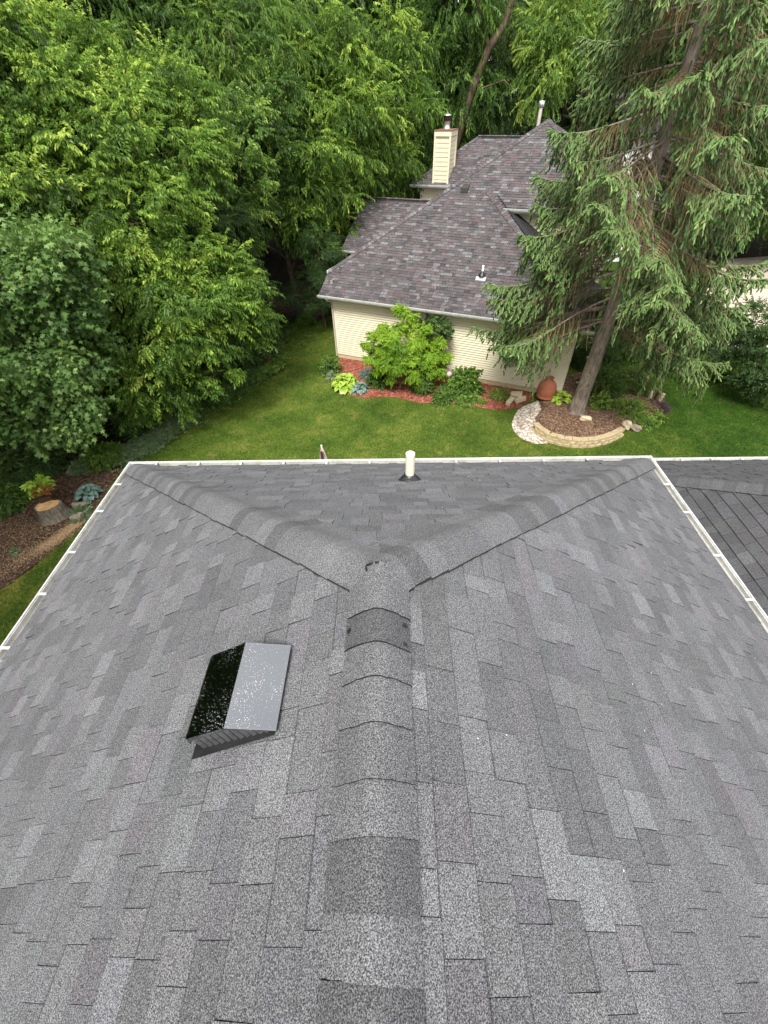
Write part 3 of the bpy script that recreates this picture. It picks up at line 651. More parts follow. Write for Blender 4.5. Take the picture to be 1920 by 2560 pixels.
# rear upper wing (C)
vC, zC = 9.3, 5.77; rvC = 12.25; rzC = zC+TS*(rvC-vC)
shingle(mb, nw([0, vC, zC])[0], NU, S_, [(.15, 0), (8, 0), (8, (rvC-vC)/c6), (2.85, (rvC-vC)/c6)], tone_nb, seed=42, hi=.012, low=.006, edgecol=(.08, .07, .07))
mb.add(nw([[.15, vC, zC], [2.85, rvC, rzC], [.15, 15.2, zC]]), [(0, 1, 2)], (.5, .45, .45))
mb.add(nw([[2.85, rvC, rzC], [8, rvC, rzC], [8, 15.2, zC], [.15, 15.2, zC]]), [(0, 1, 2, 3)], (.5, .45, .45))
mb.build('rear_roof', M_SH2, nb)
d = LB()
d.box((-1.72, rv-.12, rzB+.0), (2.3, rv+.12, rzB+.035)); d.build('ridge_vent', M_BLACKR, nb); d = LB(); d.box((2.85, rvC-.12, rzC+.0), (6.0, rvC+.12, rzC+.035)); d.build('ridge_vent', M_BLACKR, nb)
ncap([-1.74, rv, rzB+.02], [2.3, rv, rzB+.02], nFr, unit([0, TS, 1]), 61, .13, 'ridge_cap'); ncap([2.85, rvC, rzC+.02], [6., rvC, rzC+.02], nFr, unit([0, TS, 1]), 62, .13, 'ridge_cap')
ncap([.15, vC, zC], [2.85, rvC, rzC], nFr, unit([-1, 0, .6*1.0+.5]), 63, .12)
ngutter(-1.78, 1.6, vB, zB); ngutter(.1, 5, vC, zC)
w = LB(); siding(w, (-1.4, vB+.4), (0, vB+.4), .2, zB-.1, (0, -1)); siding(w, (-1.4, rv+2.4), (-1.4, vB+.4), .2, zB, (-1, 0))
w.add([[-1.38, vB+.4, zB-.02], [-1.38, rv, rzB-.25], [-1.38, rv+2.4, zB]], [(0, 1, 2)])
siding(w, (.55, vC+.4), (4, vC+.4), 3.0, zC-.1, (0, -1)); siding(w, (.55, 15), (.55, vC+.4), .2, zC-.1, (-1, 0)); w.build('wall', M_CREAM, nb)
w = LB(); w.box((.15, vC, zC-.15), (5, vC+.42, zC-.125)); w.build('soffit', M_CREAMT, nb); w = LB(); w.box((-1.72, vB, zB-.15), (.0, vB+.42, zB-.125)); w.box((-1.74, vB-.02, zB-.12), (-1.72, rv, zB-.0)); w.build('soffit', M_CREAMT, nb)
d = LB(); d.tube([(-1.5, vB-.05, zB-.1), (-1.5, vB+.1, zB-.3), (-1.36, vB+.36, zB-.5), (-1.36, vB+.36, .2)], .035, 6); d.build('downspout', M_WHITE, nb)
# chimney
cu0, cu1, cv0, cv1 = 1.36, 2.13, 9.45, 10.45
w = LB(); ex = .185
siding(w, (cu0, cv0), (cu1, cv0), 5.80, 7.85, (0, -1), ex, .006); siding(w, (cu1, cv0), (cu1, cv1), 5.85, 7.85, (1, 0), ex, .006)
siding(w, (cu0, cv1), (cu0, cv0), 5.80, 7.85, (-1, 0), ex, .006); siding(w, (cu1, cv1), (cu0, cv1), 5.8, 7.85, (0, 1), ex, .006)
for cu, cv in ((cu0, cv0), (cu1, cv0), (cu1, cv1), (cu0, cv1)):
    w.box((cu-.03-(.025 if cu == cu0 else -.0), cv-.03-(.025 if cv == cv0 else 0), 5.78), (cu+.03+(.025 if cu == cu1 else 0), cv+.03+(.025 if cv == cv1 else 0), 7.75))
w.box((cu0-.06, cv0-.06, 7.72), (cu1+.06, cv1+.06, 7.93)); ch = w.build('chimney', M_CREAM, nb)
w = LB(); w.box((cu0-.09, cv0-.09, 7.93), (cu1+.09, cv1+.09, 7.96)); w.build('chimney_cap', M_RUST, ch)
w = LB(); fc = np.array([(cu0+cu1)/2+.02, (cv0+cv1)/2])
def local_lathe(name, mat, c, prof, parent, k=20):
    q = MB(); q.lathe(nw([c[0], c[1], 0])[0], prof, k); return q.build(name, mat, parent, smooth=True)
local_lathe('chimney_flue', M_GALV, fc, [(.001, 7.96), (.20, 7.96), (.19, 8.0), (.155, 8.02), (.155, 8.28), (.16, 8.28)], ch)
local_lathe('flue_cowl', M_DARKMETAL, fc, [(.12, 8.26), (.18, 8.28), (.18, 8.46), (.20, 8.47)], ch)
local_lathe('flue_lid', M_GALV, fc, [(.20, 8.47), (.20, 8.49), (.12, 8.53), (.001, 8.54)], ch)
# tall gas flue with rust, plumbing pipe, attic vent
q = LB()
q.tube([(6.45, 8.6, 7.3), (6.45, 8.6, 8.75)], .075, 12); fp = q.build('metal_flue', m_plain('rust_streaked_metal', (.62, .55, .50), .5, .4, .3, 4, .35), nb)
local_lathe('flue_cap', M_GALV, (6.45, 8.6), [(.075, 8.73), (.12, 8.77), (.13, 8.82), (.13, 8.96), (.001, 8.97)], fp)
pp = (6.4, 1.2); pzz = fz(1.2)
pq = local_lathe('vent_pipe', M_PVC, pp, [(.04, pzz-.05), (.04, pzz+.36), (.03, pzz+.36), (.03, pzz+.2)], nb)
local_lathe('rubber_boot', M_BLACKR, pp, [(.16, pzz-.02), (.13, pzz+.05), (.075, pzz+.10), (.05, pzz+.15), (.041, pzz+.155)], pq)
q = LB(); q.add([(6.2, .95, fz(.95)+.02), (6.6, .95, fz(.95)+.02), (6.6, 1.12, fz(1.12)+.02), (6.2, 1.12, fz(1.12)+.02)], [(0, 1, 2, 3)]); q.build('pipe_flashing', M_GALV, pq)
q = LB(); V = np.array([[-.16, 0, .03], [.16, 0, .03], [.16, .02, .2], [-.16, .02, .2], [-.15, .42, .27], [.15, .42, .27]]); V = V+np.array([4.36, 4.75, 0]); V[:, 2] += fz(4.75)
q.add(V, [(0, 1, 2, 3), (3, 2, 5, 4), (0, 3, 4), (1, 5, 2)]); q.build('roof_vent', M_DARKMETAL, nb)

# a white house far behind the spruce
fh = empty('white_house', (17, 38, 0), 'white house glimpsed through the spruce branches, far right background', 'house')
q = MB(); q.box((15.2, 36, 0), (19.5, 44, 7.2)); q.build('wall', m_plain('white_siding', (.78, .78, .77), .6, .3), fh)
q = MB(); q.add([(14.8, 35.5, 7.0), (19.9, 35.5, 7.0), (19.9, 40, 9.0), (14.8, 40, 9.0), (14.8, 44.5, 7.0), (19.9, 44.5, 7.0)], [(0, 1, 2, 3), (3, 2, 5, 4)], (.6, .6, .6)); q.build('roof', M_SH2, fh)
for x in (15.9, 17.6):
    for z in (1.2, 4.4):
        q = MB(); q.box((x, 35.94, z), (x+1.1, 35.99, z+1.5)); wdw = q.build('window', m_plain('window_glass_dark', (.03, .035, .04), .12, .8), fh)

# ------------------------------------------------------------------ foliage generators
def leaf_tri(w=.5, fold=.18, droop=.25):
    V = np.array([[0, 0, 0], [.45, w/2, fold*.5], [.45, -w/2, fold*.5], [1, 0, -droop], [.5, 0, 0]])
    return V, np.array([[0, 4, 1], [4, 3, 1], [0, 2, 4], [4, 2, 3]])
def leaf_kite(w=.5, fold=.16, droop=.2):
    V = np.array([[0, 0, 0], [.42, w/2, fold], [.42, -w/2, fold], [1, 0, -droop]])
    return V, np.array([[0, 3, 1], [0, 2, 3]])
def leaf_maple():
    a = np.radians([180, 125, 95, 62, 42, 20, 0, -20, -42, -62, -95, -125]); r = np.array([.08, .42, .28, .62, .36, .40, .72, .40, .36, .62, .28, .42])
    V = np.c_[np.cos(a)*r+.3, np.sin(a)*r, -.12*r*r]; V = np.concatenate([V, [[.28, 0, .03]]]); n = 12
    return V, np.array([[i, (i+1) % n, n] for i in range(n)])
def make_spray(rg, n=12, L=1.0, ll=.26, leaf=leaf_kite, ang=60, droopspray=.35, w=.5):
    """a twig of length L with alternate leaves; returns V,F,tint"""
    lv, lf = leaf() if leaf is leaf_maple else leaf(w)
    Vs, Fs, T = [], [], []; b = 0
    for i in range(n):
        t = (i+.6)/n; x = t*L; z = -droopspray*t*t*L; s = 1 if i % 2 else -1
        az = math.radians(s*ang*(1-.75*(t > .93))+rg.normal(0, 14)); pt = math.radians(-12-35*rg.random()-droopspray*55*t); rl = rg.normal(0, .35)
        sc = ll*rg.uniform(.75, 1.15)
        v = lv*sc; c, s_ = math.cos(rl), math.sin(rl); v = np.c_[v[:, 0], c*v[:, 1]-s_*v[:, 2], s_*v[:, 1]+c*v[:, 2]]
        c, s_ = math.cos(-pt), math.sin(-pt); v = np.c_[c*v[:, 0]+s_*v[:, 2], v[:, 1], -s_*v[:, 0]+c*v[:, 2]]
        c, s_ = math.cos(az), math.sin(az); v = np.c_[c*v[:, 0]-s_*v[:, 1], s_*v[:, 0]+c*v[:, 1], v[:, 2]]
        Vs.append(v+np.array([x, 0, z])); Fs.append(lf+b); b += len(v); T.append(np.full(len(v), rg.normal(0, .10)+.14*(t-.5)))
    return np.concatenate(Vs), np.concatenate(Fs), np.concatenate(T)
def rnd_dirs(rg, n):
    v = rg.normal(0, 1, (n, 3)); return v/np.linalg.norm(v, axis=1)[:, None]
def nrm(v): return v/(np.linalg.norm(v, axis=-1, keepdims=True)+1e-9)
def place_sprays(mb, sprays, P, D, size, tint, rg, upm=.8):
    """P positions, D directions, size per spray"""
    n = len(P); which = rg.integers(0, len(sprays), n)
    up = nrm(np.array([0, 0, 1.])*upm+rg.normal(0, .35, (n, 3))); D = nrm(D)
    side = nrm(np.cross(up, D)); up = np.cross(D, side)
    for k, (v, f, t) in enumerate(sprays):
        I = np.where(which == k)[0]
        if not len(I): continue
        W = P[I][:, None]+size[I][:, None, None]*(v[None, :, :1]*D[I][:, None]+v[None, :, 1:2]*side[I][:, None]+v[None, :, 2:]*up[I][:, None])
        m_ = len(v); F = (f[None]+(np.arange(len(I))*m_)[:, None, None]).reshape(-1, 3)
        T = np.clip(tint[I][:, None]+t[None], 0, 1).reshape(-1)
        mb.add(W.reshape(-1, 3), F, np.c_[T, T, T])
def lobe_points(rg, c, r, dens, base_tint=.4, tip=.25, flat=.8):
    """sub-clumped points on the shell of a lobe"""
    area = 4*PI*r*r; ns = max(5, int(area*1.6)); sd_ = rnd_dirs(rg, ns); sd_[:, 2] = sd_[:, 2]*.9+.12
    sc = np.array(c)+nrm(sd_)*r*np.array([1, 1, flat])*rg.uniform(.55, 1.08, (ns, 1)); sr = r*.28*rg.uniform(.6, 1.45, ns)
    npt = int(area*dens); w = rg.integers(0, ns, npt); d = rnd_dirs(rg, npt); d[:, 2] = np.where(d[:, 2] < -.1, d[:, 2]*.4, d[:, 2])
    P = sc[w]+nrm(d)*(sr[w]*rg.uniform(.4, 1.05, npt)**.7)[:, None]*np.array([1.15, 1.15, .7])
    out = nrm(P-np.array(c)); D = nrm(out*np.array([1, 1, .5])+d*.5+rg.normal(0, .35, (npt, 3))+np.array([0, 0, -.08]))
    k_ = rg.random(npt) < .10; P[k_] = np.array(c)+nrm(P[k_]-np.array(c))*(r*rg.uniform(1.0, 1.32, k_.sum()))[:, None]*np.array([1, 1, flat]); 
    out = nrm(P-np.array(c)); D[k_] = nrm(out[k_]+np.array([0, 0, .25]))
    ct = rg.normal(0, .16, ns)[w]
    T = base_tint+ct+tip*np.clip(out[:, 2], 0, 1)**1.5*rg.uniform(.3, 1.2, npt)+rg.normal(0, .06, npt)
    return P, D, T
def limb(mb, a, b, r0, r1, rg, n=7, sag=.12, k=6):
    a = np.array(a, float); b = np.array(b, float); t = np.linspace(0, 1, n)[:, None]; L = np.linalg.norm(b-a)
    P = a+(b-a)*t+np.array([0, 0, 1.])*np.sin(PI*t)*L*sag+np.concatenate([[[0, 0, 0]], rg.normal(0, .018*L, (n-2, 3)), [[0, 0, 0]]])
    mb.tube(P, np.linspace(r0, r1, n), k); return P
def make_tree(name, base, lobes, label, cat='tree', spec='ash', mat=None, ll=.11, dens=34, size=.42, seed=1, trunk_r=.18, tint=.4, tip=.25, bark=None, group=None, lean=None, upm=.8, flat=.8, trunk_top=None, twigs=5, w=.5, extra=None):
    rg = np.random.default_rng(seed); base = np.array(base, float)
    root = empty(name, tuple(base), label, cat, group)
    if spec == 'maple': spr = [make_spray(rg, 7, 1, ll/size, leaf_maple, 65, .25) for _ in range(6)]
    elif spec == 'droop': spr = [make_spray(rg, 13, 1, ll/size, leaf_kite, 48, .75, .34) for _ in range(6)]
    else: spr = [make_spray(rg, 12, 1, ll/size, leaf_kite, 62, .38, w) for _ in range(6)]
    mb = MB(); tb = MB(); lobes = [(np.array(l[:3]), l[3]) for l in lobes]
    zs = max(l[0][2] for l in lobes); cen = np.mean([l[0] for l in lobes], 0)
    tt = np.array(trunk_top) if trunk_top is not None else np.array([cen[0]*.6+base[0]*.4, cen[1]*.6+base[1]*.4, zs*.85])
    n = 12; t = np.linspace(0, 1, n)[:, None]; TP = base+(tt-base)*t+rg.normal(0, .05, (n, 3))*np.sin(PI*t)+(np.array([base[0], base[1], 0])-base)*0
    rad = np.linspace(trunk_r, trunk_r*.22, n); rad[0] *= 1.45; rad[1] *= 1.05; tb.tube(TP, rad, 10)
    for c, r in lobes:
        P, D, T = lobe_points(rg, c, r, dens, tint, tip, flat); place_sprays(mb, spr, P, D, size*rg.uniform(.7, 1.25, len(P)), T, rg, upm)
        kz = np.clip((c[2]-base[2]-r*.9-.3)/max(.1, tt[2]-base[2])*.8, .12, .96); i = kz*(n-1); i0 = int(i); st_ = TP[i0]+(TP[min(n-1, i0+1)]-TP[i0])*(i-i0)
        lp = limb(tb, st_, c, max(.018, trunk_r*.38*(1-kz*.5)), .012, rg)
        for q in range(twigs):
            e = P[rg.integers(len(P))]; limb(tb, lp[rg.integers(3, 7)], e, .014, .004, rg, 5, .05, 4)
    for P_, r0, r1 in (extra or []): tb.tube(P_, np.linspace(r0, r1, len(P_)), 8)
    cr = mb.build('crown', mat or M_LEAF, root); tr_ = tb.build('trunk', bark or M_BARK, root, smooth=True)
    return root, cr, tr_
def copy_tree(src, loc, rz, sc, label, group=None):
    r = src[0].copy(); COL.objects.link(r); r.location = loc; r.rotation_euler = (0, 0, rz); r.scale = (sc, sc, sc*1.05)
    tag(r, label, None, group)
    for ch in src[1:]:
        c = ch.copy(); COL.objects.link(c); c.parent = r
    return r

LOB = json.loads('''{"T1":[[-10.16,13.5,6.8,0.87],[-9.04,13.0,6.32,0.92],[-10.06,12.8,5.91,0.98],[-9.18,12.8,5.27,0.96],[-10.38,12.3,4.7,1.03],[-9.39,12.4,4.05,0.89],[-10.97,11.8,3.62,1.0],[-10.16,11.9,3.03,0.92],[-11.13,11.2,2.36,0.67],[-10.05,11.4,2.29,0.62],[-9.68,11.6,1.86,0.41],[-10.56,12.0,6.14,1.03],[-11.02,11.0,4.48,1.07]],"T2":[[-8.6,15.5,5.69,0.77],[-7.58,15.5,5.32,1.05],[-6.61,16.5,5.65,0.81],[-5.91,17.0,4.75,1.01],[-5.21,17.5,3.91,0.84],[-6.42,16.0,4.01,1.14],[-7.18,15.0,4.49,1.06],[-8.51,15.0,4.51,1.06],[-9.61,14.6,3.5,0.89],[-8.45,14.4,3.42,1.02],[-7.32,14.6,3.32,1.03],[-6.48,15.2,3.05,0.86],[-5.43,16.8,2.98,0.69],[-9.58,14.2,2.23,0.93],[-8.36,14.2,2.06,0.93],[-7.36,14.6,1.99,0.73],[-6.35,14.8,2.11,0.51],[-9.29,13.9,1.28,0.66],[-8.32,14.2,1.0,0.53],[-6.62,16.5,4.78,0.84],[-4.93,17.3,3.23,0.47]],"T3":[[-10.78,17.0,8.75,1.31],[-9.74,18.0,9.23,1.35],[-10.74,18.0,10.02,1.17],[-9.19,16.5,8.3,1.18],[-8.3,19.0,9.55,1.14],[-7.14,20.0,9.52,1.13],[-6.23,19.5,8.93,0.73],[-7.83,17.5,8.57,1.11],[-6.93,18.0,8.13,1.1],[-8.52,16.5,7.42,1.11],[-7.24,16.8,7.15,1.02],[-6.45,18.0,7.62,0.79],[-10.05,15.5,7.68,1.16],[-9.22,15.0,6.97,0.94],[-7.79,15.5,6.65,0.79],[-10.57,14.6,7.07,0.91],[-9.36,20.0,10.48,0.89],[-9.95,19.0,10.93,0.94],[-10.87,19.0,11.18,0.82],[-9.52,19.0,9.93,1.0],[-10.2,17.3,9.42,0.7],[-9.14,15.2,5.89,0.75],[-12.04,17.0,9.04,1.29],[-11.72,18.0,10.67,1.25],[-11.65,15.0,7.59,1.13]],"T4":[[-5.22,24.0,8.77,0.82],[-4.65,25.0,9.22,0.84],[-5.64,23.0,8.09,0.97],[-4.64,25.0,7.95,0.79],[-5.99,22.0,7.05,0.97],[-5.12,24.0,6.81,0.62],[-6.66,21.0,6.02,0.97],[-5.74,22.5,5.75,0.78],[-6.97,21.5,4.78,0.87],[-3.71,25.5,4.02,0.92],[-4.55,26.0,5.64,0.89]],"T5":[[-1.8,30.0,11.28,1.22],[-0.13,31.0,11.04,1.27],[1.25,31.0,10.48,0.99],[-1.68,29.5,9.95,1.35],[0.24,30.0,9.22,1.4],[1.56,30.0,8.75,0.81],[-3.18,28.0,8.89,1.33],[-1.5,28.0,8.43,1.44],[-0.18,29.0,7.92,1.01],[0.86,29.5,6.76,0.85],[-3.53,26.0,7.3,1.21],[-2.13,27.0,7.04,1.17],[-4.03,25.5,6.01,1.06],[-2.62,26.5,5.52,1.01],[-1.45,28.0,6.13,0.93],[-4.45,29.0,10.26,1.31],[-3.28,29.0,10.5,1.12],[-4.22,25.5,4.72,0.9],[-2.61,27.0,3.86,1.08],[0.22,30.0,5.86,1.0]],"T6":[[-10.94,28.0,11.81,1.38],[-8.84,27.0,11.35,1.34],[-6.85,26.0,10.81,1.32],[-5.6,28.0,11.7,1.38],[-7.59,25.0,10.11,1.06],[-6.17,25.5,9.74,1.01],[-4.18,30.0,11.7,1.29],[-6.91,28.0,11.95,1.19],[-4.94,27.0,10.58,1.03],[-9.37,25.0,10.59,0.96],[-12.21,28.0,12.06,1.2],[-6.66,24.0,8.92,0.82],[-7.29,23.0,7.5,0.91]],"T7":[[3.35,38.0,12.14,1.64],[6.57,38.0,12.38,1.62],[2.93,37.0,10.16,1.44],[7.37,36.0,10.84,1.6],[6.16,35.0,8.73,1.18],[3.14,35.0,8.27,1.2],[7.74,35.0,9.03,1.17],[1.67,37.0,12.25,1.36],[3.95,38.0,13.18,1.36],[8.17,37.0,12.41,1.35]],"T8":[[9.06,34.0,11.72,1.46],[8.66,33.5,10.26,1.29],[8.1,35.0,11.53,1.09],[10.4,34.0,10.69,1.29],[9.42,34.0,12.66,1.22],[8.36,33.0,9.19,0.88],[11.47,35.0,11.75,1.51]],"T10":[[-7.09,20.0,4.69,1.15],[-6.49,20.5,3.63,1.05],[-7.32,19.0,5.99,1.05],[-8.16,18.0,5.19,1.04],[-7.29,19.5,2.31,1.06],[-6.65,20.0,1.01,0.85],[-8.0,18.5,3.94,1.12],[-9.79,16.5,5.58,0.82],[-6.61,20.5,5.7,0.81]],"T11":[[-3.25,24.5,3.53,0.8],[-3.92,24.0,2.57,0.82],[-3.19,24.0,1.79,0.79],[-4.24,23.7,1.52,0.63],[-2.88,24.0,2.74,0.71],[-3.41,25.0,4.29,0.7],[-5.06,24.0,1.93,0.58]],"T12":[[14.33,17.2,2.78,0.7],[13.38,18.0,2.5,0.73],[13.83,17.0,2.1,0.79],[14.47,16.3,1.59,0.86],[13.68,17.6,1.52,0.58],[14.64,16.0,2.5,0.89],[14.21,15.6,0.78,0.55],[13.34,18.5,1.82,0.59],[14.51,15.0,0.93,0.61]],"LIME":[[0.69,17.9,2.92,0.35],[0.2,17.7,2.53,0.49],[1.1,17.7,2.35,0.52],[-0.37,17.5,2.13,0.52],[0.44,17.4,2.0,0.62],[1.35,17.5,1.77,0.6],[-0.63,17.3,1.55,0.46],[0.03,17.1,1.38,0.6],[0.94,17.1,1.36,0.63],[1.87,17.5,1.51,0.47],[2.06,17.4,0.94,0.37],[-0.15,17.0,0.9,0.4],[1.28,17.0,0.88,0.47]],"DSAP":[[1.76,18.0,2.47,0.33],[2.1,18.0,2.3,0.3],[1.43,18.0,2.58,0.26]],"LIMB":[[[[3.71,34.0,5.91],[4.52,34.0,8.61],[4.77,33.9,9.26],[5.44,33.8,10.93],[6.15,33.8,11.77],[6.62,33.8,13.33]],0.28,0.13],[[[5.44,33.8,10.93],[4.99,34.0,11.81],[4.55,34.2,13.04]],0.12,0.08],[[[4.77,33.9,9.26],[6.43,33.6,9.7],[7.13,33.4,9.22]],0.05,0.02]]}''')
def LT(k): return LOB[k]
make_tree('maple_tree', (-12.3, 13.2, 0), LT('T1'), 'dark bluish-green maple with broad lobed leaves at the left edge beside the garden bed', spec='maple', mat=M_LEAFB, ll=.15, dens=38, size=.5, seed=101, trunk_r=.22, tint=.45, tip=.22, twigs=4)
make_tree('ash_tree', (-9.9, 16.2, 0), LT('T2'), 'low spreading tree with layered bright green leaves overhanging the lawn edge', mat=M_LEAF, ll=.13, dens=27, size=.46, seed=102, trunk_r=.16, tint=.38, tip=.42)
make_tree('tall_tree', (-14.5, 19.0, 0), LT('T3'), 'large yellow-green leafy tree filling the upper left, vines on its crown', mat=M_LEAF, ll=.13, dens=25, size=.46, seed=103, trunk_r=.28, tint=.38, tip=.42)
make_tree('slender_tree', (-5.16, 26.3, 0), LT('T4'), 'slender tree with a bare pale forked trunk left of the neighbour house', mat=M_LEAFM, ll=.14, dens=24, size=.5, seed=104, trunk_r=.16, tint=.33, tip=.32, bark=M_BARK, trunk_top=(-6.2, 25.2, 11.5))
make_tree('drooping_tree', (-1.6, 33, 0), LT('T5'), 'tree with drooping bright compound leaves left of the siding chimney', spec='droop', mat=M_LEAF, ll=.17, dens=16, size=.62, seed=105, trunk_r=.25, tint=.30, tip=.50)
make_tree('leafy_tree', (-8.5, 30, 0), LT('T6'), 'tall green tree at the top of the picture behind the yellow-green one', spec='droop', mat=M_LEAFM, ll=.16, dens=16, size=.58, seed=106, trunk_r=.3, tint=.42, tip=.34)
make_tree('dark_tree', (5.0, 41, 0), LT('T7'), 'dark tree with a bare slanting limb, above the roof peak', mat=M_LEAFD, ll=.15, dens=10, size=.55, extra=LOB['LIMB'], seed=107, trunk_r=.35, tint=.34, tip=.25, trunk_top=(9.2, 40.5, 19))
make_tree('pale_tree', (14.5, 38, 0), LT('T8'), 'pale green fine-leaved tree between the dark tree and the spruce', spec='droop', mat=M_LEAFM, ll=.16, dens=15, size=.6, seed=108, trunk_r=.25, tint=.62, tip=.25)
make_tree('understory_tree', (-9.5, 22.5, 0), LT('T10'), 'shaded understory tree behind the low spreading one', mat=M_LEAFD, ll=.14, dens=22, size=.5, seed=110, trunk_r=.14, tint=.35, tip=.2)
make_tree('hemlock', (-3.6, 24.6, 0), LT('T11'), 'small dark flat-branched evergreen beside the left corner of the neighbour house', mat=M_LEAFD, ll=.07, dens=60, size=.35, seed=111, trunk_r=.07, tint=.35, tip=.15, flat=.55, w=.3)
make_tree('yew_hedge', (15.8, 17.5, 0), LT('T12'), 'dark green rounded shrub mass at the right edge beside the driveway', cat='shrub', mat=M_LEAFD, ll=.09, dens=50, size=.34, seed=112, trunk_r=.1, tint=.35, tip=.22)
# background wood
gA = make_tree('woodland_tree', (-14, 46, 0), [(-14+x, 46+y, z, r) for x, y, z, r in [(0, 0, 15, 3), (2.6, .5, 12.5, 2.6), (-2.6, -.6, 12.8, 2.6), (.3, -2.4, 11, 2.5), (0, 2.4, 12, 2.5), (3, -1.5, 9, 2.2), (-3.2, 1, 9.3, 2.3), (1, -2.8, 7.2, 2.1), (-1.6, -2, 6.6, 2), (2.1, 1.8, 6.8, 2), (-.6, 0, 18, 2.2), (-2.4, -2.2, 3.4, 1.7), (1.5, -2, 3.2, 1.7)]], 'tall woodland tree in the background wood', mat=M_LEAFD, ll=.22, dens=9, size=.8, seed=120, trunk_r=.3, tint=.42, tip=.35, group='trees of the background wood', twigs=1)
gB = make_tree('woodland_tree', (-4, 50, 0), [(-4+x, 50+y, z, r) for x, y, z, r in [(0, 0, 17, 2.6), (1.8, 0, 14, 2.4), (-1.9, -.6, 13.2, 2.5), (.3, -1.8, 11, 2.4), (2.2, 1, 10.4, 2.2), (-2.2, .8, 9.4, 2.2), (.6, -1.8, 7.6, 2.1), (-1.6, -1.2, 5.6, 2), (1.8, -.8, 4.8, 1.9), (0, 0, 20, 1.8), (-.4, -1.6, 3, 1.6)]], 'tall woodland tree in the background wood', mat=M_LEAFM, spec='droop', ll=.26, dens=8, size=.95, seed=121, trunk_r=.28, tint=.3, tip=.3, group='trees of the background wood', twigs=1)
place = [(-24, 40, 0), (-19, 34, 1), (-29, 31, 0), (-20, 26, 0), (-25, 21, 1), (-10, 40, 1), (-13, 34, 0), (-2, 41, 1), (14, 47, 0), (20, 52, 1), (27, 48, 0), (34, 44, 1), (38, 36, 0), (32, 54, 0), (-6, 55, 0), (-16, 54, 1), (-32, 45, 1), (-22, 14, 1), (-17.5, 15.5, 0), (-26, 8, 0), (-7, 36, 0), (3.5, 37, 1), (44, 46, 1), (25, 60, 0), (12, 60, 0), (-12, 62, 0), (-26, 58, 1), (40, 27, 1), (46, 20, 0), (-18, 5, 1), (-15, 24.5, 0), (-10.5, 27, 1), (27, 33.5, 1), (-21, -2, 0), (-16.5, 3.2, 0), (-16, -3, 0), (-17, -9, 1), (-28, 0, 1), (-30, 13, 0), (24, 38, 0), (21, 33, 1), (30, 38, 0), (34, 30, 1)]  # includes unseen trees at far left, added to keep sky out of the vent's reflection
LBL = 'tall woodland tree in the background wood'
rp = np.random.default_rng(9)
for x, y, k in place: copy_tree((gA, gB)[k], (x, y, 0), rp.uniform(0, 6.28), rp.uniform(.82, 1.15), LBL, 'trees of the background wood')

# ------------------------------------------------------------------ Norway spruce
def shoot_templates(rg, k=5):
    out = []
    for _ in range(k):
        xs_ = np.array([0, .12, .4, .72, .92]); rs_ = np.array([.35, .85, 1.0, .85, .5]); m_ = 5; V = []; T = []
        for x, r in zip(xs_, rs_):
            th = np.arange(m_)*2*PI/m_+rg.uniform(0, .6); rr = r*rg.uniform(.65, 1.25, m_)
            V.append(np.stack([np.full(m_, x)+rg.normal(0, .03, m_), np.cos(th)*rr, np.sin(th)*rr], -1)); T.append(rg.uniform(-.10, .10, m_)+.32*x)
        V.append([[1.0, 0, 0]]); T.append([.4]); V = np.concatenate(V); T = np.concatenate(T); F = []
        for i in range(4):
            for j in range(m_): F += [(i*m_+j, i*m_+(j+1) % m_, (i+1)*m_+(j+1) % m_), (i*m_+j, (i+1)*m_+(j+1) % m_, (i+1)*m_+j)]
        for j in range(m_): F.append((4*m_+j, 4*m_+(j+1) % m_, 5*m_))
        out.append((V, np.array(F), T))
    return out
def place_shoots(mb, tp, P, D, L, R, tint, rg):
    n = len(P); which = rg.integers(0, len(tp), n); D = nrm(D); ref = nrm(rg.normal(0, 1, (n, 3))); S = nrm(np.cross(D, ref)); U = np.cross(D, S)
    for k, (v, f, t) in enumerate(tp):
        I = np.where(which == k)[0]
        W = P[I][:, None]+v[None, :, :1]*(L[I][:, None, None]*D[I][:, None])+R[I][:, None, None]*(v[None, :, 1:2]*S[I][:, None]+v[None, :, 2:]*U[I][:, None])
        F = (f[None]+(np.arange(len(I))*len(v))[:, None, None]).reshape(-1, 3); T = np.clip(tint[I][:, None]+t[None], 0, 1).reshape(-1)
        mb.add(W.reshape(-1, 3), F, np.c_[T, T, T])
def strands(mb, P, R):
    """P (K,n,3) polylines, R (K,n): triangular tubes"""
    K, n, _ = P.shape; t = nrm(np.gradient(P, axis=1)); a = nrm(np.cross(t, np.array([.3, .9, .2]))); b = np.cross(t, a)
    th = np.arange(3)*2*PI/3; V = P[:, :, None]+R[:, :, None, None]*(np.cos(th)[None, None, :, None]*a[:, :, None]+np.sin(th)[None, None, :, None]*b[:, :, None])
    i, j = np.meshgrid(np.arange(n-1), np.arange(3), indexing='ij'); j2 = (j+1) % 3
    F = np.stack([i*3+j, i*3+j2, (i+1)*3+j2, (i+1)*3+j], -1).reshape(-1, 4); F = (F[None]+(np.arange(K)*n*3)[:, None, None]).reshape(-1, 4)
    mb.add(V.reshape(-1, 3), F)
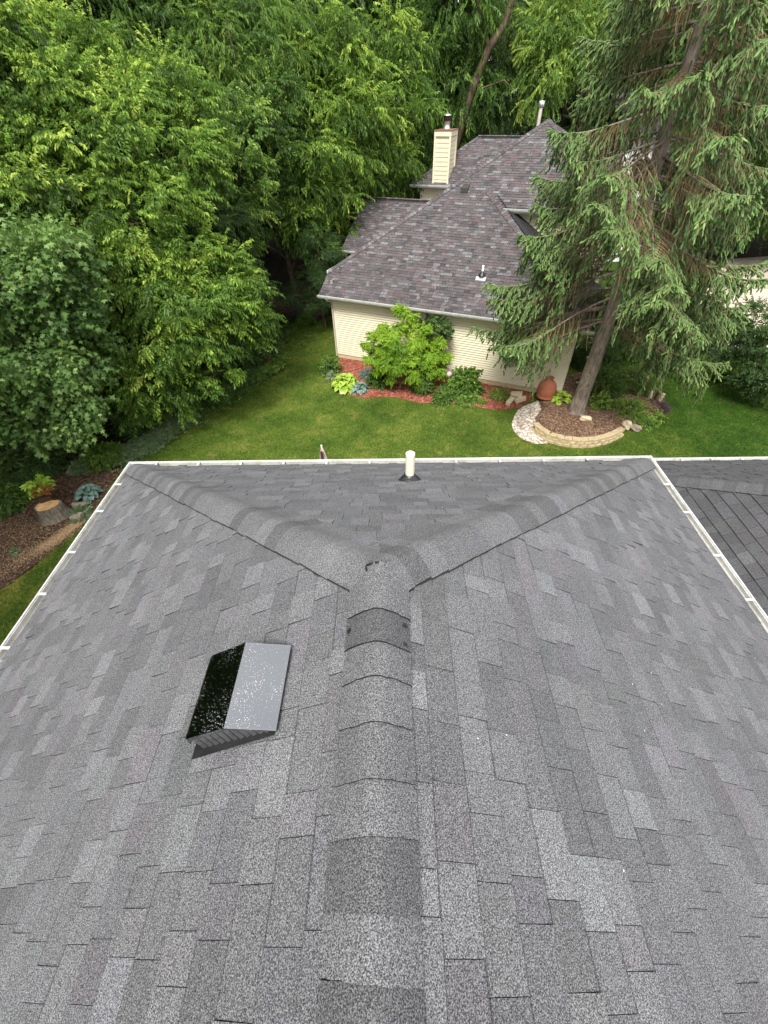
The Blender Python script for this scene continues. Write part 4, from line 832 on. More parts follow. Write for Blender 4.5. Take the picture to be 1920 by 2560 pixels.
def make_spruce(base, H=18, seed=5):
    rg = np.random.default_rng(seed); base = np.array(base, float)
    root = empty('spruce_tree', tuple(base), 'large spruce with drooping curtains of branches beside the neighbour house', 'tree')
    tb = MB(); n = 30; zz = np.linspace(-.15, H, n); TP = np.c_[base[0]+.05*np.sin(zz*.5), base[1]+.04*np.cos(zz*.7), zz]
    rad = np.interp(zz, [-.15, .15, .5, 3, 8, 13, H], [.46, .36, .28, .235, .17, .10, .02]); 
    tb.tube(TP, rad, 16)
    for q in range(9):
        a_ = q*2*PI/9+rg.uniform(-.2, .2); L_ = rg.uniform(.45, .7)
        tb.tube([base+np.array([math.cos(a_)*.18, math.sin(a_)*.18, .35]), base+np.array([math.cos(a_)*.32, math.sin(a_)*.32, .12]), base+np.array([math.cos(a_)*L_, math.sin(a_)*L_, -.03])], [.10, .10, .05], 6)
    for q in range(26):     # stubs of lost branches
        z = rg.uniform(.8, 4.2); a_ = rg.uniform(0, 2*PI); d_ = np.array([math.cos(a_), math.sin(a_), -.1]); tb.tube([np.array([base[0], base[1], z])+d_*.2, np.array([base[0], base[1], z])+d_*rg.uniform(.26, .36)], [.028, .02], 6)
    bm = MB(); tw = MB(); nd = MB(); tp = shoot_templates(rg)
    SP, SR = [], []; NP, ND, NL, NR, NT = [], [], [], [], []
    h = 3.7
    while h < H-.4:
        nb_ = int(rg.integers(4, 6)); a0 = rg.uniform(0, 2*PI)
        forced = [(4.2, 2.98, 4.3), (3.75, 3.30, 3.5), (4.5, 3.55, 4.2), (3.6, -.25, 4.0)] if h < 3.75 else []
        for q in range(nb_+len(forced)):
            az = a0+q*2*PI/nb_+rg.normal(0, .22); hh = h+rg.uniform(-.16, .16)
            if q >= nb_: hh, az = forced[q-nb_][:2]
            elif hh < 5.3 and math.sin(az) < -.25 and math.cos(az) < .55: continue
            cl1, cl2, cl3 = rg.uniform(0, 6.28, 3)
            Lb = np.interp(hh, [3, 4, 6, 9, 12, 15, 18], [3.3, 4.2, 4.1, 3.15, 2.6, 1.7, .5])*rg.uniform(.72, 1.05)
            if q >= nb_: Lb = forced[q-nb_][2]
            d = np.array([math.cos(az), math.sin(az), 0]); sd2 = np.array([-d[1], d[0], 0])
            up0 = np.interp(hh, [3, 9, 16], [-.10, .0, .35]); nn_ = 14; t = np.linspace(0, 1, nn_)
            sg = rg.uniform(.34, .52)
            z = Lb*(up0*t-sg*t**1.6+sg*.72*t**3.2); wob = Lb*.05*np.sin(t*rg.uniform(2, 6)+rg.uniform(0, 6))*t
            P = np.array([base[0], base[1], hh])+d*(t*Lb)[:, None]+sd2*wob[:, None]+np.array([0, 0, 1.])*z[:, None]
            tb_r = np.interp(t, [0, 1], [.018+.007*Lb, .005]); bm.tube(P, tb_r, 5)
            dense = 1.0 if hh < 13 else .6
            def at(s_): return np.array([np.interp(s_, t, P[:, k_]) for k_ in range(3)])
            # secondaries
            s_ = .16; sgn = 1
            while s_ < 1.0:
                for sgn in (-1, 1):
                    o = at(s_); ls = (.34+.72*math.sin(PI*min(1, s_*1.02)**.9))*rg.uniform(.6, 1.15)*min(1, Lb/3.2)
                    if s_ > .9: ls = .24
                    dd = d*math.cos(.85)+sd2*sgn*math.sin(.85)+rg.normal(0, .1, 3); dd[2] = -.10+.15*(s_ > .8); tt = np.linspace(0, 1, 5)[:, None]
                    Q = o+dd*ls*tt+np.array([0, 0, -1])*(ls*.45*tt**2)
                    SP.append(Q); SR.append(np.linspace(.007, .003, 5))
                    # herringbone shoots on the outer part of the side twig
                    f0 = np.interp(s_, [.2, .5, .72, .9], [.95, .62, .15, 0])
                    for f_ in np.arange(f0, 1.0, .062/ls):
                        o2 = o+dd*ls*f_+np.array([0, 0, -1])*(ls*.45*f_*f_); pe = np.cross(dd, [0, 0, 1.]); pe /= np.linalg.norm(pe)+1e-9
                        NP.append(o2); ND.append(dd*.7+pe*rg.choice([-1, 1])*rg.uniform(.15, .7)+np.array([0, 0, rg.uniform(-1.3, -.35)])); NL.append(rg.uniform(.11, .18)); NR.append(rg.uniform(.016, .026))
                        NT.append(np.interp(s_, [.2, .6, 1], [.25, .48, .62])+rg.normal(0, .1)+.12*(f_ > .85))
                    # hanging strands
                    nh = max(2, int(ls/.15*dense))
                    for k_ in range(nh):
                        f_ = (k_+rg.random())/nh; o2 = o+dd*ls*f_+np.array([0, 0, -1])*(ls*.45*f_*f_)
                        lh = (.20+.62*math.sin(PI*min(1, s_*.92+.05))**1.2*rg.uniform(.35, 1.25))*(1 if s_ < .85 else .6)*min(1, Lb/2.6)*(.72+.42*math.sin(s_*Lb*3.1+cl1+sgn*1.3))
                        sway = rg.normal(0, .12, 3); sway[2] = -1; outk = (.25 if s_ > .6 else .05)*d*rg.uniform(0, 1.4)
                        Q = o2+(sway+outk)*lh*tt+d*.03*np.sin(tt*3); SP.append(Q); SR.append(np.linspace(.0065, .0035, 5))
                        g0 = np.interp(s_, [.1, .38, .62, .8], [.85, .66, .22, 0])+rg.uniform(-.12, .16)+.12*math.sin(s_*Lb*2.3+cl2)   # where needles begin on the strand
                        g0 = min(max(g0, 0), .85)
                        if s_ < .55 and rg.random() < .6: continue
                        m_ = max(1, int((1-g0)*lh/.095))
                        for q_ in range(m_):
                            f2 = g0+(1-g0)*(q_+rg.random()*.8)/m_; pos = o2+(sway+outk)*lh*f2
                            a_ = rg.uniform(0, 2*PI); fl_ = np.array([math.cos(a_), math.sin(a_), 0])*rg.uniform(.2, .75)+d*.34; dz = -1 if f2 > .25 or s_ < .75 else -.55
                            NP.append(pos); ND.append(fl_+np.array([0, 0, dz])); NL.append(rg.uniform(.12, .20)); NR.append(rg.uniform(.018, .029))
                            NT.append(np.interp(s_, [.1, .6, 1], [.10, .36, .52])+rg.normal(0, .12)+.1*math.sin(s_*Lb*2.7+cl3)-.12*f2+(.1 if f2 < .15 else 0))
                s_ += .17/Lb*rg.uniform(.8, 1.2)/dense
            # finger shoots along the outer axis, fanning out
            for s_ in np.arange(.5, 1.0, .045/Lb):
                o = at(s_); sg_ = rg.choice([-1, 1]); dd = d*.75+sd2*sg_*rg.uniform(.2, .9)+np.array([0, 0, rg.uniform(-.7, .12)])
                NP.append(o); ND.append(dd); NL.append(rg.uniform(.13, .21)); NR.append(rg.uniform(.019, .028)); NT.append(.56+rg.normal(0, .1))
            for q_ in range(5):
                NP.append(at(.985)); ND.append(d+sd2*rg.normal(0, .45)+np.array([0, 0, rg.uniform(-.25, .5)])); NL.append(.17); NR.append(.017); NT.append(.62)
        h += rg.uniform(.38, .56)
    strands(tw, np.array(SP), np.array(SR))
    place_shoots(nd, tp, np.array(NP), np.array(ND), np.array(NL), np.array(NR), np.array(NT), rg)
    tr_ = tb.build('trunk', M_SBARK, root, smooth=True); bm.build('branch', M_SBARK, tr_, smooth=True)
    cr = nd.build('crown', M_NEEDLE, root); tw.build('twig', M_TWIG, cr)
    print('spruce', len(NP), 'shoots', len(SP), 'strands'); return root
make_spruce((7.28, 14.85, .0))

# ------------------------------------------------------------------ garden plants
def bush(name, c, r, label, mat, ll=.06, n=400, size=.25, seed=0, tint=.4, tip=.25, h=None, spec='ash', group=None, cat='shrub', w=.5, stems=6, z0=None):
    rg = np.random.default_rng(seed+500); c = np.array([c[0], c[1], z0 or 0.]); h = h or r*1.4
    root = empty(name, tuple(c), label, cat, group)
    spr = [make_spray(rg, 9, 1, ll/size, leaf_maple if spec == 'maple' else leaf_kite, 60, .35, w) for _ in range(4)]
    mb = MB(); d = rnd_dirs(rg, n); d[:, 2] = np.abs(d[:, 2])*.95+.05; d = nrm(d)
    k = rg.normal(1, .10, n)*(1+.14*np.sin(d[:, 0]*4+seed)*np.cos(d[:, 1]*5+seed*2)+.08*np.sin(d[:, 2]*9+seed))
    P = c+d*np.array([r, r, h])*(k*rg.uniform(.45, 1, n)**.4)[:, None]*.9
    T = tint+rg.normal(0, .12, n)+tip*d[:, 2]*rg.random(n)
    place_sprays(mb, spr, P-d*size*.35, nrm(d*[1, 1, .6]+rg.normal(0, .3, (n, 3))), np.full(n, size)*rg.uniform(.7, 1.2, n), T, rg)
    sb = MB()
    for q in range(stems):
        e = P[rg.integers(n)]; limb(sb, c+np.array([*rg.normal(0, r*.12, 2), -.02]), e, .012+.01*r, .004, rg, 6, .05, 5)
    mb.build('foliage', mat, root); sb.build('stem', M_BARK, root); return root
def hosta(name, c, r, label, mat, n=60, ll=.26, seed=0, h=.4, cat='plant', group=None, z0=0.):
    rg = np.random.default_rng(seed+900); c = np.array([c[0], c[1], z0]); root = empty(name, tuple(c), label, cat, group); mb = MB(); sb = MB()
    # broad cupped leaf, 3x5 grid
    us = np.linspace(0, 1, 6); ws = np.array([.06, .36, .46, .40, .24, .0])
    for i in range(n):
        f = math.sqrt((i+.5)/n); a = i*2.399+rg.normal(0, .2); el = (1-f)*1.0+.12; L = ll*rg.uniform(.7, 1.15)
        o = c+np.array([math.cos(a)*f*r*.72, math.sin(a)*f*r*.72, h*(1-.75*f*f)*rg.uniform(.85, 1.1)]); dd = np.array([math.cos(a), math.sin(a), 0]); sd_ = np.array([-dd[1], dd[0], 0])
        V = []
        for u, w_ in zip(us, ws):
            x = u*L; z = L*(math.sin(el)*u*.8-.55*u*u)
            for s_ in (-1, 0, 1): V.append(o+dd*x*math.cos(el*.6)+sd_*s_*w_*L+np.array([0, 0, z+abs(s_)*w_*L*.28]))
        F = []
        for k in range(5):
            for j in range(2): F.append((k*3+j, k*3+j+1, (k+1)*3+j+1, (k+1)*3+j))
        T = np.clip(.5+rg.normal(0, .16)+np.tile([.10, -.12, .10], 6), 0, 1); mb.add(np.array(V), np.array(F), np.c_[T, T, T])
        sb.tube([c+np.array([math.cos(a)*.04, math.sin(a)*.04, 0]), o+dd*.01], [.008, .005], 4, cap=False)
    mb.build('foliage', mat, root, smooth=True); sb.build('stem', mat, root); return root

hosta('lime_hosta', (-1.95, 17.60), .62, 'large lime yellow hosta at the left end of the red mulch bed', M_HOSTA, 90, .30, 1, .50)
hosta('blue_hosta', (-1.33, 17.25), .40, 'blue green hosta in front of the large lime hosta', M_BHOSTA, 50, .22, 2, .30)
bush('grey_shrub', (-1.0, 18.4), .38, 'small grey green shrub against the wall behind the blue hosta', M_BHOSTA, .05, 260, .2, 3, .35, h=.55)
bush('round_shrub', (-.42, 17.75), .50, 'dark green rounded shrub left of the lime tree', M_LEAFM, .11, 420, .24, 4, .25, h=.75, w=.6)
bush('leaning_shrub', (1.40, 17.05), .42, 'dark green loose shrub under the right side of the lime tree', M_LEAFM, .08, 380, .28, 5, .35, h=1.25)
bush('hydrangea', (3.15, 16.95), .72, 'rounded hydrangea bush with broad fresh green leaves by the wall', M_LEAF, .13, 900, .22, 6, .30, h=1.0, w=.8, tip=.12)
bush('low_shrub', (2.25, 16.35), .45, 'low green plants at the left foot of the hydrangea', M_LEAFM, .08, 330, .22, 7, .4, h=.42)
bush('edging_plant', (3.2, 16.15), .48, 'trailing green plants in front of the hydrangea on the bed edge', M_LEAFM, .06, 330, .2, 8, .5, h=.26)
bush('moss_mound', (3.82, 16.08), .26, 'small bright green moss like mound on the bed edge', M_LEAF, .03, 420, .08, 9, .45, h=.20, cat='plant')
bush('spirea', (4.62, 16.45), .42, 'small open green plant in the red mulch near the cut stones', M_LEAFM, .06, 230, .26, 10, .55, h=.42)
bush('corner_plant', (-2.75, 19.1), .36, 'leafy plant beside the left corner of the neighbour house', M_LEAFM, .13, 160, .3, 11, .35, h=.7)
bush('corner_flower', (-2.62, 18.35), .26, 'pale variegated plant behind the lime hosta', M_VARIEG, .05, 200, .16, 12, .6, h=.35)
fp_ = empty('pink_flower', (2.62, 17.1, 0), 'single round pink bloom left of the hydrangea', 'flower'); q = MB(); th = np.linspace(0, PI, 7)
q.lathe((2.52, 17.1, .80), [(max(.001, .12*math.sin(a))*1.0, -.12*math.cos(a)) for a in th], 12, (.8, .8, .8)); q.build('bloom', M_PINK, fp_, smooth=True)
q = MB(); q.tube([(2.62, 17.1, 0), (2.58, 17.1, .4), (2.52, 17.1, .72)], .008, 5); q.build('stem', M_LEAFM, fp_)
# lime-green small tree by the wall
make_tree('lime_tree', (.46, 17.45, 0), LT('LIME'), 'small lime green multi stemmed tree against the cream wall', mat=M_LIME, ll=.085, dens=130, size=.22, seed=130, trunk_r=.045, tint=.36, tip=.22, bark=M_SBARK, w=.5, twigs=3, trunk_top=(.5, 17.55, 1.7))
bush('wall_branch', (1.75, 17.9), .01, 'x', M_LEAFM, n=4) if False else None
make_tree('dark_sapling', (1.75, 18.05, 0), LT('DSAP'), 'dark leaved sapling crown against the wall at the upper right of the lime tree', mat=M_LEAFD, ll=.12, dens=60, size=.28, seed=131, trunk_r=.03, tint=.45, tip=.15, w=.6, trunk_top=(1.75, 18.0, 1.9))

def rock(c, r, seed, name='rock', label='', mat=None, group=None, flat=.6):
    rg = np.random.default_rng(seed); q = MB(); n1, n2 = 9, 14; V = []
    ph = np.linspace(0, PI, n1); th = np.arange(n2)*2*PI/n2; k1, k2, k3 = rg.uniform(0, 6, 3)
    for p_ in ph:
        for t_ in th:
            d = np.array([math.sin(p_)*math.cos(t_), math.sin(p_)*math.sin(t_), math.cos(p_)])
            f_ = 1+.18*math.sin(d[0]*3+k1)*math.cos(d[1]*3+k2)+.10*math.sin(d[2]*5+d[0]*4+k3); V.append(np.sign(d)*np.abs(d)**.8*f_)
    V = np.array(V)*np.array(r)+np.array(c)
    F = [(i*n2+j, i*n2+(j+1) % n2, (i+1)*n2+(j+1) % n2, (i+1)*n2+j) for i in range(n1-1) for j in range(n2)]
    q.add(V, np.array(F)); return tag(q.build(name, mat or M_ROCK), label, 'rock', group)
rock((7.45, 14.25, .36), (.22, .11, .10), 1, 'rock', 'pale pointed rock on the brown mulch in front of the spruce trunk', M_STONE)
rock((8.95, 14.0, .22), (.17, .15, .17), 2, 'rock', 'round tan rock at the right end of the retaining wall', M_STONE)
rock((9.3, 13.95, .10), (.20, .14, .13), 3, 'rock', 'round brown rock lying in the grass beyond the right end of the wall')
rock((-2.05, 16.95, .08), (.12, .08, .05), 4, 'rock', 'small flat pale rock below the lime hosta', M_STONE)
rock((-9.95, 9.95, .12), (.22, .12, .10), 5, 'rock', 'pinkish oblong rock below the blue hosta by the stump')
rock((-9.75, 9.45, .10), (.20, .14, .12), 6, 'rock', 'grey rock on the edge of the pale sawdust')
rock((-13.0, 9.0, .16), (.22, .22, .2), 7, 'rock', 'grey rock at the left edge among the hostas')
def slab(c, L, W, H, ang, tilt_, label):
    ca, sa = math.cos(ang), math.sin(ang); rg = np.random.default_rng(int(abs(c[0]*100))); q = MB()
    def Mf(v):
        v = v+rg.normal(0, .012, v.shape); x, y, z = v.T; zz = z+x*tilt_; return np.stack([c[0]+ca*x-sa*y, c[1]+sa*x+ca*y, c[2]+zz], -1)
    q.box((-L/2, -W/2, 0), (L/2, W/2, H), M=Mf); o = q.build('cut_stone', M_STONE)
    mo = o.modifiers.new('bevel', 'BEVEL'); mo.width = .018; mo.segments = 2
    return tag(o, label, 'stone block')
slab((4.98, 15.98, .06), .52, .20, .15, 1.0, .05, 'leftmost cut limestone block, pointing at the wall, right end of the red bed')
slab((5.42, 16.10, .06), .50, .20, .15, .55, .0, 'lower right cut limestone block beside the gravel strip')
slab((5.28, 16.32, .22), .46, .24, .12, -.35, .05, 'cut limestone block lying across the tops of the other two')
# terracotta chiminea
ch_ = empty('chiminea', (6.42, 16.15, .05), 'terracotta pot bellied chiminea at the corner of the house wall', 'chiminea')
q = MB(); q.lathe((6.42, 16.15, .05), [(.0, .10), (.16, .10), (.26, .14), (.335, .20), (.36, .215), (.36, .24), (.34, .25), (.375, .36), (.38, .50), (.36, .64), (.31, .76), (.23, .85), (.17, .89), (.15, .93), (.145, .97), (.155, 1.0), (.165, 1.01), (.165, 1.03), (.13, 1.03), (.12, .9)], 32)
q.build('body', M_TERRA, ch_, smooth=True)
for a_ in (.5, 2.6, 4.7):
    q = MB(); q.tube([(6.42+.25*math.cos(a_), 16.15+.25*math.sin(a_), .20), (6.42+.30*math.cos(a_), 16.15+.30*math.sin(a_), .04)], .018, 6); q.build('leg', M_DARKMETAL, ch_)
# retaining wall of blocks
rw = MB(); path = np.array([(5.40, 14.05), (5.50, 13.70), (5.80, 13.25), (6.28, 12.97), (6.82, 12.86), (7.40, 12.89), (8.08, 13.14), (8.80, 13.62)])
seg = np.r_[0, np.cumsum(np.linalg.norm(np.diff(path, axis=0), axis=1))]; rgw = np.random.default_rng(8)
def onpath(s_): return np.array([np.interp(s_, seg, path[:, 0]), np.interp(s_, seg, path[:, 1])])
for lv in range(3):
    s_ = -.0+(.15 if lv % 2 else 0)
    while s_+.26 < seg[-1]:
        p0, p1 = onpath(s_), onpath(s_+.285); d_ = (p1-p0)/np.linalg.norm(p1-p0); nn = np.array([d_[1], -d_[0]]); mid = (p0+p1)/2-nn*lv*.022
        L_ = .282; dp = .2; z0, z1 = lv*.105, lv*.105+.10; bulge = .03+rgw.uniform(-.006, .006)
        pts2 = [(-L_/2, -dp), (L_/2, -dp), (L_/2, 0), (L_/4, bulge*.8), (0, bulge), (-L_/4, bulge*.8), (-L_/2, 0)]
        def wpt(a, o, z): q_ = mid+d_*a+nn*o; return (q_[0], q_[1], z)
        tone_ = rgw.uniform(.8, 1.15); lo = [wpt(a, o, z0) for a, o in pts2]; up_ = [wpt(a*.985, o, z1-.01) for a, o in pts2]; up2 = [wpt(a*.93, o-.015 if o >= 0 else o+.01, z1) for a, o in pts2]
        n = 7; rw.add(np.array(lo+up_+up2), [(i, (i+1) % n, n+(i+1) % n, n+i) for i in range(n)]+[(n+i, n+(i+1) % n, 2*n+(i+1) % n, 2*n+i) for i in range(n)]+[tuple(range(2*n, 3*n))])
        s_ += .292
tag(rw.build('retaining_wall', M_BLOCK), 'low curved wall of tan concrete blocks around the spruce bed', 'retaining wall')
# plants of the spruce bed
hosta('lime_hosta', (6.95, 15.75), .38, 'small lime hosta just left of the spruce trunk', M_HOSTA, 34, .22, 21, .35, z0=.2)
bush('azalea', (8.8, 16.6), .95, 'dark green shrub behind the spruce trunk', M_LEAFM, .10, 700, .3, 22, .3, h=1.35)
bush('barberry', (10.2, 16.9), .95, 'broad shaded shrub at the right of the spruce bed', M_LEAFM, .08, 700, .3, 23, .38, h=1.1)
bush('ground_spirea', (9.35, 15.0), .85, 'low bright green bush on the right part of the brown mulch bed', M_LEAFM, .06, 900, .2, 24, .62, h=.5, z0=.1)
bush('bright_perennial', (8.35, 15.35), .35, 'leafy green perennial right of the spruce trunk', M_LEAFM, .14, 130, .24, 25, .6, h=.4, z0=.25)
bush('small_perennial', (9.9, 14.25), .30, 'small green plant on the lawn edge of the spruce bed, the left one', M_LEAFM, .12, 110, .2, 26, .55, h=.25)
bush('small_perennial', (10.35, 14.75), .28, 'small green plant on the lawn edge of the spruce bed, the right one', M_LEAFM, .12, 90, .2, 27, .55, h=.22)
bush('red_barberry', (10.75, 15.4), .45, 'dark red low shrub at the right corner of the spruce bed', M_PURPLE, .05, 380, .18, 28, .5, h=.3)
lg_ = empty('log_ornament', (10.75, 15.85, 0), 'small upright split log ornament in the dark red shrub', 'log')
for k_, (dx, hh_, a_) in enumerate(((-.14, .55, -.1), (0, .75, .05), (.12, .5, .12))):
    q = MB(); q.tube([(10.75+dx, 15.85-.05*k_, 0), (10.75+dx+a_, 15.85-.05*k_, hh_)], [.075, .07], 7); q.build('log_piece', M_STONE if k_ != 1 else M_BARK, lg_)
# folded flag on the wall of the neighbour's front, behind the spruce
fg = empty('flag', (10.9, 21.0, 0), 'hanging red and white striped flag behind the spruce trunk', 'flag')
fq = MB(); FW, FH = .62, 1.0; base_ = np.array([10.6, 19.2, 2.05])
nx, nz = 14, 13
for i in range(nx):
    for j in range(nz):
        x0, x1 = i/nx*FW, (i+1)/nx*FW; z0, z1 = j/nz*FH, (j+1)/nz*FH
        def fy(x, z): return .05*math.sin(x*22+z*3)+.02*math.sin(z*9)
        cc = lin(178, 40, 55) if i % 2 else lin(225, 220, 215)
        if j >= 8 and i < 5: cc = lin(45, 55, 105)
        fq.add(np.array([base_+[x0, fy(x0, z0), z0], base_+[x1, fy(x1, z0), z0], base_+[x1, fy(x1, z1), z1], base_+[x0, fy(x0, z1), z1]]), np.array([[0, 1, 2, 3]]), cc)
fq.build('cloth', M_PAINT, fg)
q = MB(); q.tube([(10.6, 19.2, 3.08), (11.3, 19.2, 3.12), (11.4, 20.2, 2.6)], .014, 6); q.build('pole', M_WHITE, fg)

# patio umbrella, closed, poking above the far eave
ub = empty('patio_umbrella', (-1.80, 9.4, 0), 'closed patio umbrella with pale striped canvas peeking over the far eave', 'umbrella')
utop = 2.62
q = MB(); k = 32; th = np.arange(k)*2*PI/k; rr = 1+.22*np.cos(th*8); colw = np.array([lin(225, 205, 200) if (i//2) % 2 else lin(150, 130, 125) for i in range(k)]); V = []; C_ = []
for r, z in [(.02, utop), (.045, utop-.06), (.09, utop-.35), (.15, utop-.9), (.17, utop-1.3), (.14, utop-1.6)]:
    V.append(np.stack([-1.80+r*rr*np.cos(th), 9.4+r*rr*np.sin(th), np.full(k, z)], -1)); C_.append(colw)
i, j = np.meshgrid(np.arange(5), np.arange(k), indexing='ij'); q.add(np.concatenate(V), np.stack([i*k+j, i*k+(j+1) % k, (i+1)*k+(j+1) % k, (i+1)*k+j], -1).reshape(-1, 4), np.concatenate(C_)); q.build('canopy', M_UMB, ub)
q = MB(); q.tube([(-1.80, 9.4, 0), (-1.80, 9.4, utop+.10)], .024, 8, lin(235, 225, 215)); q.build('pole', M_PAINT, ub)
q = MB(); q.box((-1.83, 9.4-.14, utop-.42), (-1.77, 9.4-.095, utop-.02), lin(70, 50, 50)); q.build('strap', M_PAINT, ub)
q = MB(); q.lathe((-1.8, 9.4, 0), [(.001, 0), (.25, 0), (.25, .06), (.06, .1), (.05, .3), (.001, .3)], 20, lin(60, 60, 60)); q.build('base', M_PAINT, ub)

# ------------------------------------------------------------------ left border
# tree stump with cut face
sc_ = np.array([-10.55, 9.55]); st_ = empty('tree_stump', (sc_[0], sc_[1], 0), 'freshly cut tree stump with pale wood top in the mulch bed', 'stump')
k = 40; th = np.arange(k)*2*PI/k; shp = 1+.10*np.cos(2*th+.9)+.08*np.cos(3*th)+.035*np.sin(7*th)
def ring(r, z, sx=1.12, sy=.92, off=(0, 0)):
    a_ = .55; x = np.cos(th)*r*shp*sx; y = np.sin(th)*r*shp*sy; return np.stack([sc_[0]+off[0]+x*math.cos(a_)-y*math.sin(a_), sc_[1]+off[1]+x*math.sin(a_)+y*math.cos(a_), np.full(k, z)], -1)
i, j = np.meshgrid(np.arange(4), np.arange(k), indexing='ij'); FR = np.stack([i*k+j, i*k+(j+1) % k, (i+1)*k+(j+1) % k, (i+1)*k+j], -1).reshape(-1, 4)
q = MB(); q.add(np.concatenate([ring(.43, -.02), ring(.36, .10), ring(.325, .22), ring(.31, .36), ring(.305, .50)]), FR)
q.add(np.concatenate([ring(.305, .50), ring(.288, .502)]), FR[:k]); q.build('bark', m_bark('stump_bark', (.09, .075, .055), (.30, .26, .21), 16), st_, smooth=False)
q = MB(); q.add(np.concatenate([ring(.288, .498), ring(.268, .496)]), FR[:k]); q.build('inner_bark_ring', m_plain('dark_cambium', (.16, .07, .03), .8), st_)
q = MB(); q.add(ring(.272, .502), [tuple(range(k))]); q.build('cut_face', M_CUT, st_)
pt = empty('flower_pot', (-10.78, 9.98, .62), 'dark brown square pot standing on the back of the stump', 'pot')
q = MB(); a_ = .55
def pm_(v): return np.stack([-10.68+v[:, 0]*math.cos(a_)-v[:, 1]*math.sin(a_), 9.78+v[:, 0]*math.sin(a_)+v[:, 1]*math.cos(a_), .507+v[:, 2]], -1)
q.box((-.16, -.08, 0), (.16, .08, .15), M=pm_); q.build('body', M_DARKPOT, pt)
bush('potted_coleus', (-10.95, 10.1), .25, 'bright lime leaved potted plant behind the stump', M_HOSTA, .15, 60, .18, 31, .35, h=.32, z0=.74, cat='plant')
bush('bronze_plant', (-10.75, 9.95), .2, 'small bronze orange plant in the pot on the stump', m_leaf('leaf_bronze', [(0, (.12, .03, .01)), (1, (.35, .14, .03))], .1), .08, 60, .14, 32, .4, h=.14, z0=.74, cat='plant')
hosta('blue_hosta', (-9.98, 10.55), .42, 'blue green hosta between the stump and the eave', M_BHOSTA, 55, .2, 33, .30)
bush('pachysandra', (-9.72, 9.62), .3, 'yellow green variegated plant right of the stump', M_VARIEG, .11, 110, .22, 34, .45, h=.22)
hosta('green_hosta', (-13.3, 9.5), .5, 'green leafy clump at the left edge behind the stump', M_LEAFM, 60, .2, 35, .5)
bush('border_shrub', (-12.4, 10.1), .60, 'dark green leafy shrub left of the stump', M_LEAFM, .12, 360, .28, 36, .35, h=.8)
bush('border_shrub', (-13.1, 11.4), .8, 'dark green shrub behind the potted lime plant', M_LEAFD, .14, 420, .32, 37, .55, h=1.0)
bush('border_shrub', (-12.2, 12.0), .7, 'dark green shrub behind the blue hosta', M_LEAFD, .12, 380, .3, 38, .5, h=.8)
bush('grey_perennial', (-12.25, 7.75), .55, 'pale grey green leafy plant at the left edge of the mulch bed', M_BHOSTA, .15, 190, .26, 39, .55, h=.3)
bush('small_perennial', (-10.9, 8.1), .16, 'tiny green seedling in the dark mulch below the stump', M_VARIEG, .07, 26, .12, 40, .4, h=.12)
bush('bright_shrub', (-10.35, 12.4), .72, 'bright green leafy shrub near the corner of the gutter', M_LEAF, .09, 620, .24, 41, .35, h=.62)
bush('variegated_shrub', (-10.9, 12.0), .4, 'grey green variegated plant left of the bright shrub', M_VARIEG, .10, 170, .2, 42, .35, h=.3)
# variegated groundcover strip along the lawn edge : uncountable
def cover(name, path, width, n, mat, ll, seed, label, h=.14, tint=.4):
    rg = np.random.default_rng(seed); path = np.array(path, float); sg = np.r_[0, np.cumsum(np.linalg.norm(np.diff(path, axis=0), axis=1))]; s_ = rg.uniform(0, sg[-1], n)
    x = np.interp(s_, sg, path[:, 0])+rg.normal(0, width, n); y = np.interp(s_, sg, path[:, 1])+rg.normal(0, width, n)
    z = h*rg.random(n)**.7*(1+.6*np.sin(x*2.3)*np.cos(y*1.9)); spr = [make_spray(rg, 6, 1, ll/.18, leaf_kite, 65, .2, .6) for _ in range(4)]; q = MB()
    a_ = rg.uniform(0, 2*PI, n); place_sprays(q, spr, np.stack([x, y, z], -1), np.stack([np.cos(a_), np.sin(a_), np.full(n, .25)], -1), np.full(n, .18)*rg.uniform(.7, 1.3, n), tint+rg.normal(0, .15, n), rg)
    return tag(q.build(name, mat), label, 'ground cover', None, 'stuff')
cover('ground_cover', [(-9.75, 12.3), (-9.3, 13.1), (-8.7, 14.2), (-8.1, 15.4)], .26, 2600, M_VARIEG, .07, 51, 'variegated ground cover along the left lawn edge', .22, .5)
cover('ground_cover', [(-8.0, 15.8), (-7.3, 16.9), (-6.7, 18.0), (-6.1, 18.9)], .34, 2200, M_LEAFM, .08, 52, 'dark green ground cover under the spreading tree', .3, .35)
cover('ground_cover', [(-6.3, 18.6), (-5.6, 19.4), (-5.5, 20.4)], .22, 1500, M_LEAF, .08, 53, 'bright green ground cover at the lawn corner', .25, .5)
cover('ground_cover', [(-14, 14), (-12, 16), (-11, 19), (-9, 20), (-8, 23), (-9, 26), (-14, 24), (-18, 20)], 1.2, 9000, M_LEAFD, .12, 54, 'dark woodland undergrowth beneath the trees', .5, .3)
bush('border_shrub', (-6.9, 20.1), .9, 'dark rounded shrub in shade at the lawn corner', M_LEAFD, .10, 700, .3, 61, .35, h=1.1)
bush('border_shrub', (-7.6, 18.4), .8, 'dark shrub under the tip of the spreading tree', M_LEAFD, .10, 600, .3, 62, .35, h=1.0)
bush('border_shrub', (-8.9, 16.3), .8, 'dark shrub at the trunk of the spreading tree', M_LEAFD, .10, 600, .3, 63, .3, h=1.2)
bush('border_shrub', (-9.9, 14.4), .8, 'dark shrub between the maple and the spreading tree', M_LEAFD, .10, 600, .3, 64, .3, h=1.1)
